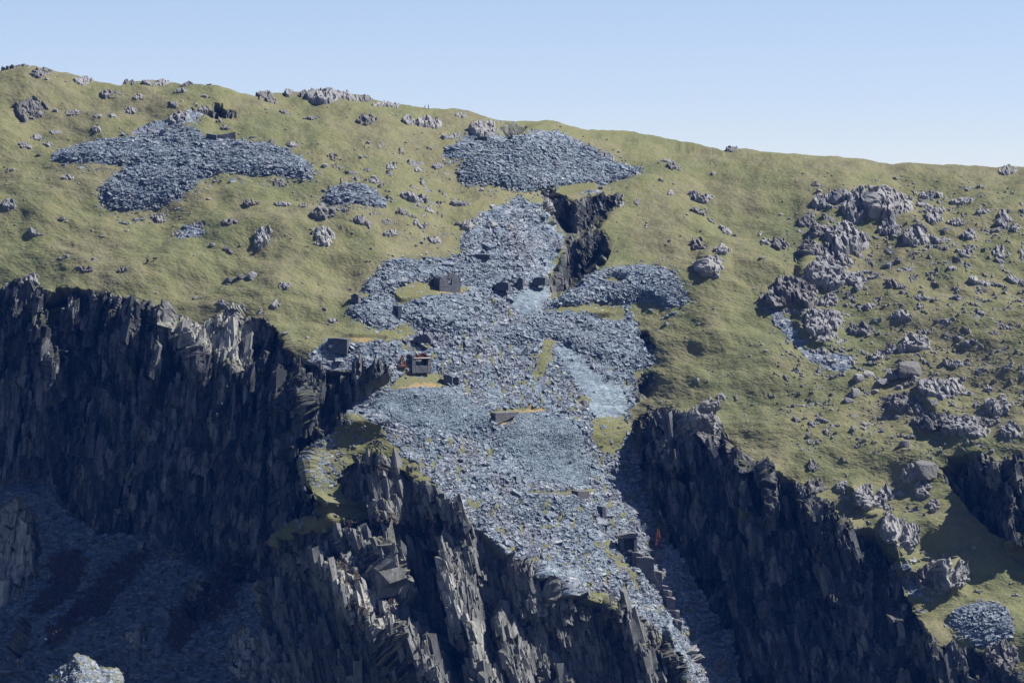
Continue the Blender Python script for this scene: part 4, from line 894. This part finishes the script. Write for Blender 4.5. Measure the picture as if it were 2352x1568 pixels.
MB(12).box(.3, 3.75, -.12, .25, 2.28, 2.5, .015).build('beam', M_BEAM, wh)
MB(13).box(.75, 1.9, -.02, .2, 1.72, 1.86, .015).build('beam', M_BEAM, wh)
for x, r, z in ((1.35, .62, 2.55), (2.75, .8, 2.65)):
    d = MB(14); d.ring((x, z), r, r * .86, 1.2, 1.5); d.bar((x, 1.35, z - r * .9), (x, 1.35, z + r * .9), .06); d.bar((x - r * .9, 1.35, z), (x + r * .9, 1.35, z), .06); d.disc((x, z), r * .87, 1.33, 1.37); d.build('winding_drum', M_RUST, wh)
MB(36).box(.66, 3.34, .72, 3.08, 2.16, 2.34, .02).build('roof_slab', M_WALL, wh)
# rusty iron beside it
g = ground(918, 851) + Vector((0, -.9, .3)); fr = empty('winch_frame', g, .4, 'rusty red winch frame leaning against the winding house', 'winch')
b = MB(15); b.bar((-.7, 0, 0), (.1, 0, 2.4), .09); b.bar((.9, 0, 0), (.1, 0, 2.4), .09); b.bar((-.7, .8, 0), (.1, .8, 2.2), .09); b.bar((.9, .8, 0), (.1, .8, 2.2), .09); b.bar((-.5, 0, .6), (.7, 0, .6), .08); b.bar((-.2, 0, 1.5), (.4, .8, 1.5), .08); b.bar((.1, 0, 2.4), (.1, .8, 2.2), .08); b.build('trestle', M_RUST, fr)
b = MB(16); b.ring((.05, .95), .62, .48, .1, .3); b.bar((.05, .2, .4), (.05, .2, 1.5), .05); b.bar((-.5, .2, .95), (.6, .2, .95), .05); b.build('cable_wheel', M_RUST, fr)
b = MB(17); b.box(-.9, 1.1, -.1, .9, -.3, .12, .03); b.build('bed_plate', M_RUST, fr)
g = ground(1511, 1266); py_ = empty('iron_pylon', g, .3, 'tall red iron lattice pylon standing in the shade below the cliff', 'pylon')
b = MB(18); T = (.15, .1, 4.7)
for x, y_ in ((-.75, -.4), (.75, -.4), (-.75, .7), (.75, .7)): b.bar((x, y_, -.3), (T[0] + x * .12, T[1] + y_ * .12, T[2]), .1)
b.build('legs', M_RUST, py_)
b = MB(19)
for z, q in ((1.2, .74), (2.3, .52), (3.4, .32), (4.3, .16)):
    for s1 in (-1, 1): b.bar((-.75 * q, -.4 * q * s1, z), (.75 * q, -.4 * q * s1, z), .07); b.bar((.75 * s1 * q, -.4 * q, z), (.75 * s1 * q, .6 * q, z), .07)
for z0, z1, q0, q1 in ((0, 1.2, 1, .74), (1.2, 2.3, .74, .52), (2.3, 3.4, .52, .32)): b.bar((-.75 * q0, -.4 * q0, z0), (.75 * q1, -.4 * q1, z1), .07)
b.build('bracing', M_RUST, py_)
MB(20).bar((.2, .1, 4.2), (1.9, .3, .2), .06).build('stay', M_RUST, py_)
MB(21).prism([(-.15, 3.0), (.5, 2.7), (.55, 4.1), (.2, 4.7), (-.05, 4.4)], -.05, .25, .02).build('sheave_plate', M_RUST, py_)
# retaining walls: outline in metres (x across, z up) pushed back into the bank
def bank_wall(name, px, py, pts, depth, rz, label, cat='retaining wall', mat=None, dz=0.0, seed=0):
    off = .95 * -min(z for x, z in pts) + .4
    o = MB(40 + seed).prism(pts, 0, max(depth, off + 1.2), .06).build(name, mat or M_WALL, None, ground(px, py) + Vector((0, -off, dz + .25)), rz)
    return tag(o, label, cat)
bank_wall('retaining_wall', 1138, 952, [(0, -2.3), (.9, -2.2), (2.8, -1.4), (4.6, -.6), (5.6, -.1), (5.8, .25), (3, .25), (0, .15)], 2.6, A25, 'triangular retaining wall with a dark end under a rusty grass edge', mat=M_WALLB, seed=1)
bank_wall('retaining_wall', 1327, 1132, [(0, -2.8), (1.4, -2.6), (2.6, -1.2), (2.8, .1), (0, .2)], 3.6, A25, 'short retaining wall end beside the narrow grass bench', mat=M_WALLB, seed=2)
bank_wall('retaining_wall', 1381, 1172, [(0, -3.6), (.7, -3.5), (1.0, -1.6), (.6, .3), (0, .4)], 8.5, math.radians(22), 'leaning black-faced retaining wall halfway down the lower scree', seed=3)
bank_wall('retaining_wall', 1496, 1274, [(0, -3.6), (.5, -3.2), (1.5, -1.2), (1.8, .2), (0, .3)], 7.5, math.radians(32), 'retaining wall with a bright striped end below the red pylon', mat=M_WALLB, seed=4)
bank_wall('retaining_wall', 918, 702, [(0, -5.0), (.35, -4.8), (.6, -2.2), (.8, .3), (0, .4)], 5.5, math.radians(18), 'tall dark wall of the sloping cutting under the gabled hut', seed=5)
bank_wall('retaining_wall', 754, 786, [(0, -2.4), (4.2, -3.2), (4.3, .2), (2, .35), (0, .3)], 2.5, math.radians(-8), 'long black retaining wall at the end of the bench on the cliff rim', seed=6)
bank_wall('retaining_wall', 944, 788, [(0, -.4), (4.3, -.6), (4.2, .4), (3.2, 1.5), (2, 1.1), (.4, .7)], 2.0, math.radians(-12), 'low hunched black wall above the winding house', seed=7)
bank_wall('retaining_wall', 1080, 579, [(0, -.5), (5.2, -.4), (5.3, .25), (3.6, .4), (1.2, .3), (0, .2)], 1.2, math.radians(-6), 'low straight wall along the top of the heap behind the hut', seed=8)
bank_wall('retaining_wall', 1087, 331, [(0, -.5), (3.2, -.6), (3.3, .9), (1.4, .9), (0, .3)], 1.5, math.radians(-10), 'small dark wall on the scree below the quarried skyline face', seed=9)
bank_wall('ruined_wall', 478, 334, [(0, -.6), (2.4, -.6), (2.4, .6), (0, 1.0)], 1.2, math.radians(-8), 'shorter low ruined wall above the upper slate heaps', 'ruined wall', seed=10)
bank_wall('ruined_wall', 503, 330, [(0, -.6), (4.2, -.6), (4.1, 1.3), (2.4, .9), (0, .5)], 1.2, math.radians(8), 'longer low ruined wall above the upper slate heaps', 'ruined wall', seed=11)
bank_wall('ruined_shelter', 806, 690, [(0, -.6), (1.6, -.6), (1.6, 1.0), (.9, 1.5), (0, 1.1)], 1.6, math.radians(-6), 'small square ruin at the top corner of the dark slate heap', 'ruin', seed=12)
bank_wall('ruined_shelter', 1018, 878, [(0, -.6), (1.9, -.7), (1.9, .9), (1.2, 1.3), (0, 1.5)], 1.5, math.radians(-4), 'small black roofless ruin on the green terrace below the winding house', 'ruin', seed=13)
bank_wall('ruined_shelter', 1041, 877, [(0, -.6), (1.2, -.6), (1.2, .7), (.5, .9), (0, .6)], 1.2, math.radians(-4), 'stump of wall next to the small black ruin on the terrace', 'ruin', seed=14)
for k, (px, py, wd, h, lb) in enumerate(((1140, 652, 3.4, 1.2, 'widest of three low dark walls in the scree beside the hut'), (1187, 651, 1.6, 1.5, 'narrow middle one of three low dark walls in the scree'), (1217, 652, 3.3, 1.1, 'low dark wall nearest the quarry gully, one of three'))):
    bank_wall('ruined_wall', px, py, [(0, -.8), (wd, -.8), (wd, h * .75), (wd * .55, h), (wd * .2, h * .7)], 1.2, math.radians(-14), lb, 'ruined wall', seed=15 + k)
# stone shelter over a dark opening
g = ground(1412, 1268) + Vector((0, -1.6, .5)); sh = empty('stone_shelter', g, math.radians(10), 'dry stone shelter with a dark square opening on the lower scree', 'shelter')
MB(30).box(.4, 1.1, 0, 2.6, -1, 1.5).build('side_wall', M_WALL, sh); MB(34).box(3.4, 4.0, 0, 2.6, -1.4, 1.5).build('side_wall', M_WALL, sh)
MB(31).box(1.1, 3.4, 2.0, 2.6, -1.2, 1.5).build('rear_wall', M_WALL, sh)
MB(32).prism([(-.4, 1.5), (1.2, 1.45), (3.2, 1.5), (4.3, 1.8), (4.0, 2.4), (2.6, 2.5), (.8, 2.2), (-.3, 2.0)], -.25, 2.7, .08).build('roof', M_WALLB, sh)
# broken wall stepping down beside the lower scree
b = MB(33); path = [(1446, 1290), (1456, 1306), (1466, 1318), (1480, 1322), (1490, 1336), (1505, 1345), (1520, 1362), (1530, 1380), (1542, 1398), (1552, 1416), (1560, 1436)]
g0 = ground(*path[0])
for k in range(len(path) - 1):
    a = ground(*path[k]) - g0; c = ground(*path[k + 1]) - g0
    h = (1.7, 1.1, 2.1, .7, 1.8, .5, 1.2, 1.7, .6, .9)[k]; x0, x1 = min(a.x, c.x) - .2, max(a.x, c.x) + 1.0; z0 = min(a.z, c.z); yy = (a.y + c.y) / 2
    b.prism([(x0, z0 - 1.6), (x1, z0 - 1.8), (x1, z0 + h * .9 + .5), ((x0 + x1) / 2, z0 + h + .7), (x0, z0 + h + .8)], yy - 2.2, yy + 1.0, .1)
o = b.build('ruined_wall', M_WALLB, None, g0); tag(o, 'broken wall stepping steeply down beside the lower blue scree', 'ruined wall')
# fence posts on the skyline
for px, lb in ((977, 'shorter fence post on the skyline, uphill one of two'), (985, 'taller fence post on the skyline, downhill one of two')):
    g = ground(px, float(skyline(px)) + 2); tag(MB(px).prism([(-.09, -.4), (.09, -.4), (.09, 1.0 if px > 980 else .75), (-.09, 1.0 if px > 980 else .75)], -.09, .09, .01).build('fence_post', M_WOOD, None, g), lb, 'fence post')
# two black sheep
def sheep(px, py, rz, label):
    bm = bmesh.new(); pts = [(0, 0, .55), (-.32, 0, .56), (.30, 0, .58), (.46, 0, .66), (.60, 0, .62), (.70, 0, .56), (-.42, 0, .52)]
    V = [bm.verts.new(p) for p in pts]; rad = [.24, .23, .21, .12, .10, .055, .07]
    E = [(0, 1), (0, 2), (2, 3), (3, 4), (4, 5), (1, 6)]
    for x, yy, up in ((.26, .1, 2), (.26, -.1, 2), (-.28, .1, 1), (-.28, -.1, 1)):
        a = bm.verts.new((x, yy, .36)); c = bm.verts.new((x + (.02 if up == 2 else -.05), yy, .19)); d = bm.verts.new((x, yy, .0)); V += [a, c, d]; rad += [.085, .045, .035]
        n = len(V); E += [(up, n - 3), (n - 3, n - 2), (n - 2, n - 1)]
    for yy in (.09, -.09):
        V.append(bm.verts.new((.53, yy * 1.9, .68))); rad.append(.03); E.append((4, len(V) - 1))
    for i, j in E: bm.edges.new((V[i], V[j]))
    me = bpy.data.meshes.new('sheep'); bm.to_mesh(me); bm.free(); o = link('sheep', me, M_FLEECE)
    md = o.modifiers.new('skin', 'SKIN'); o.modifiers.new('smooth', 'SUBSURF').levels = 1; o.modifiers['smooth'].render_levels = 1
    for v, r in zip(me.skin_vertices[0].data, rad): v.radius = (r, r)
    me.skin_vertices[0].data[0].use_root = True
    o.location = ground(px, py) + Vector((0, 0, .02)); o.rotation_euler = (0, 0, rz); o.scale = (.95, .95, .95)
    tag(o, label, 'sheep', 'black sheep grazing above the cliff')
sheep(358, 615, .15, 'black sheep standing side on in the grass, larger of two'); sheep(342, 619, 1.2, 'black sheep turned away in the grass, smaller of two')
# heather growing on the ledges
rs = np.random.default_rng(21); hm = blur(heath, 6); Vh, Fh = [], []
while len(Fh) < 26000:
    px, py = rs.uniform(0, 1800), rs.uniform(1040, 1570)
    if bil(hm, px, py) < rs.uniform(.3, .8): continue
    g = np.array(ground(px, py)); a = .10 + .2 * rs.random()
    u = rs.normal(size=3); u /= np.linalg.norm(u); v = np.cross(u, rs.normal(size=3)); v /= np.linalg.norm(v)
    c = g + np.array([0, -.05, .12]) + rs.normal(size=3) * .14; n = len(Vh)
    Vh += [c - u * a - v * a * .35, c + u * a - v * a * .35, c + u * a * .7 + v * a * .5, c - u * a * .7 + v * a * .5]; Fh.append((n, n + 1, n + 2, n + 3))
tag(link('heather', raw_mesh('heather', np.array(Vh), np.array(Fh)), M_HEATH), kind='stuff')

# ------------------------------------------------------------------ air between the camera and the fell
bm = bmesh.new(); bmesh.ops.create_cube(bm, size=1)
for v in bm.verts: v.co = Vector((v.co.x * 4800, v.co.y * 3400 + 1100, -191 + (v.co.z + .5) * 245))
me = bpy.data.meshes.new('haze'); bm.to_mesh(me); bm.free()
hm_ = bpy.data.materials.new('haze'); hm_.use_nodes = True; t = hm_.node_tree; t.nodes.clear()
vo = t.nodes.new('ShaderNodeVolumePrincipled'); vo.inputs['Density'].default_value = HAZE; vo.inputs['Color'].default_value = (.02, .22, 1, 1); vo.inputs['Anisotropy'].default_value = .1
t.links.new(vo.outputs[0], t.nodes.new('ShaderNodeOutputMaterial').inputs['Volume'])
tag(link('haze', me, hm_), kind='stuff')
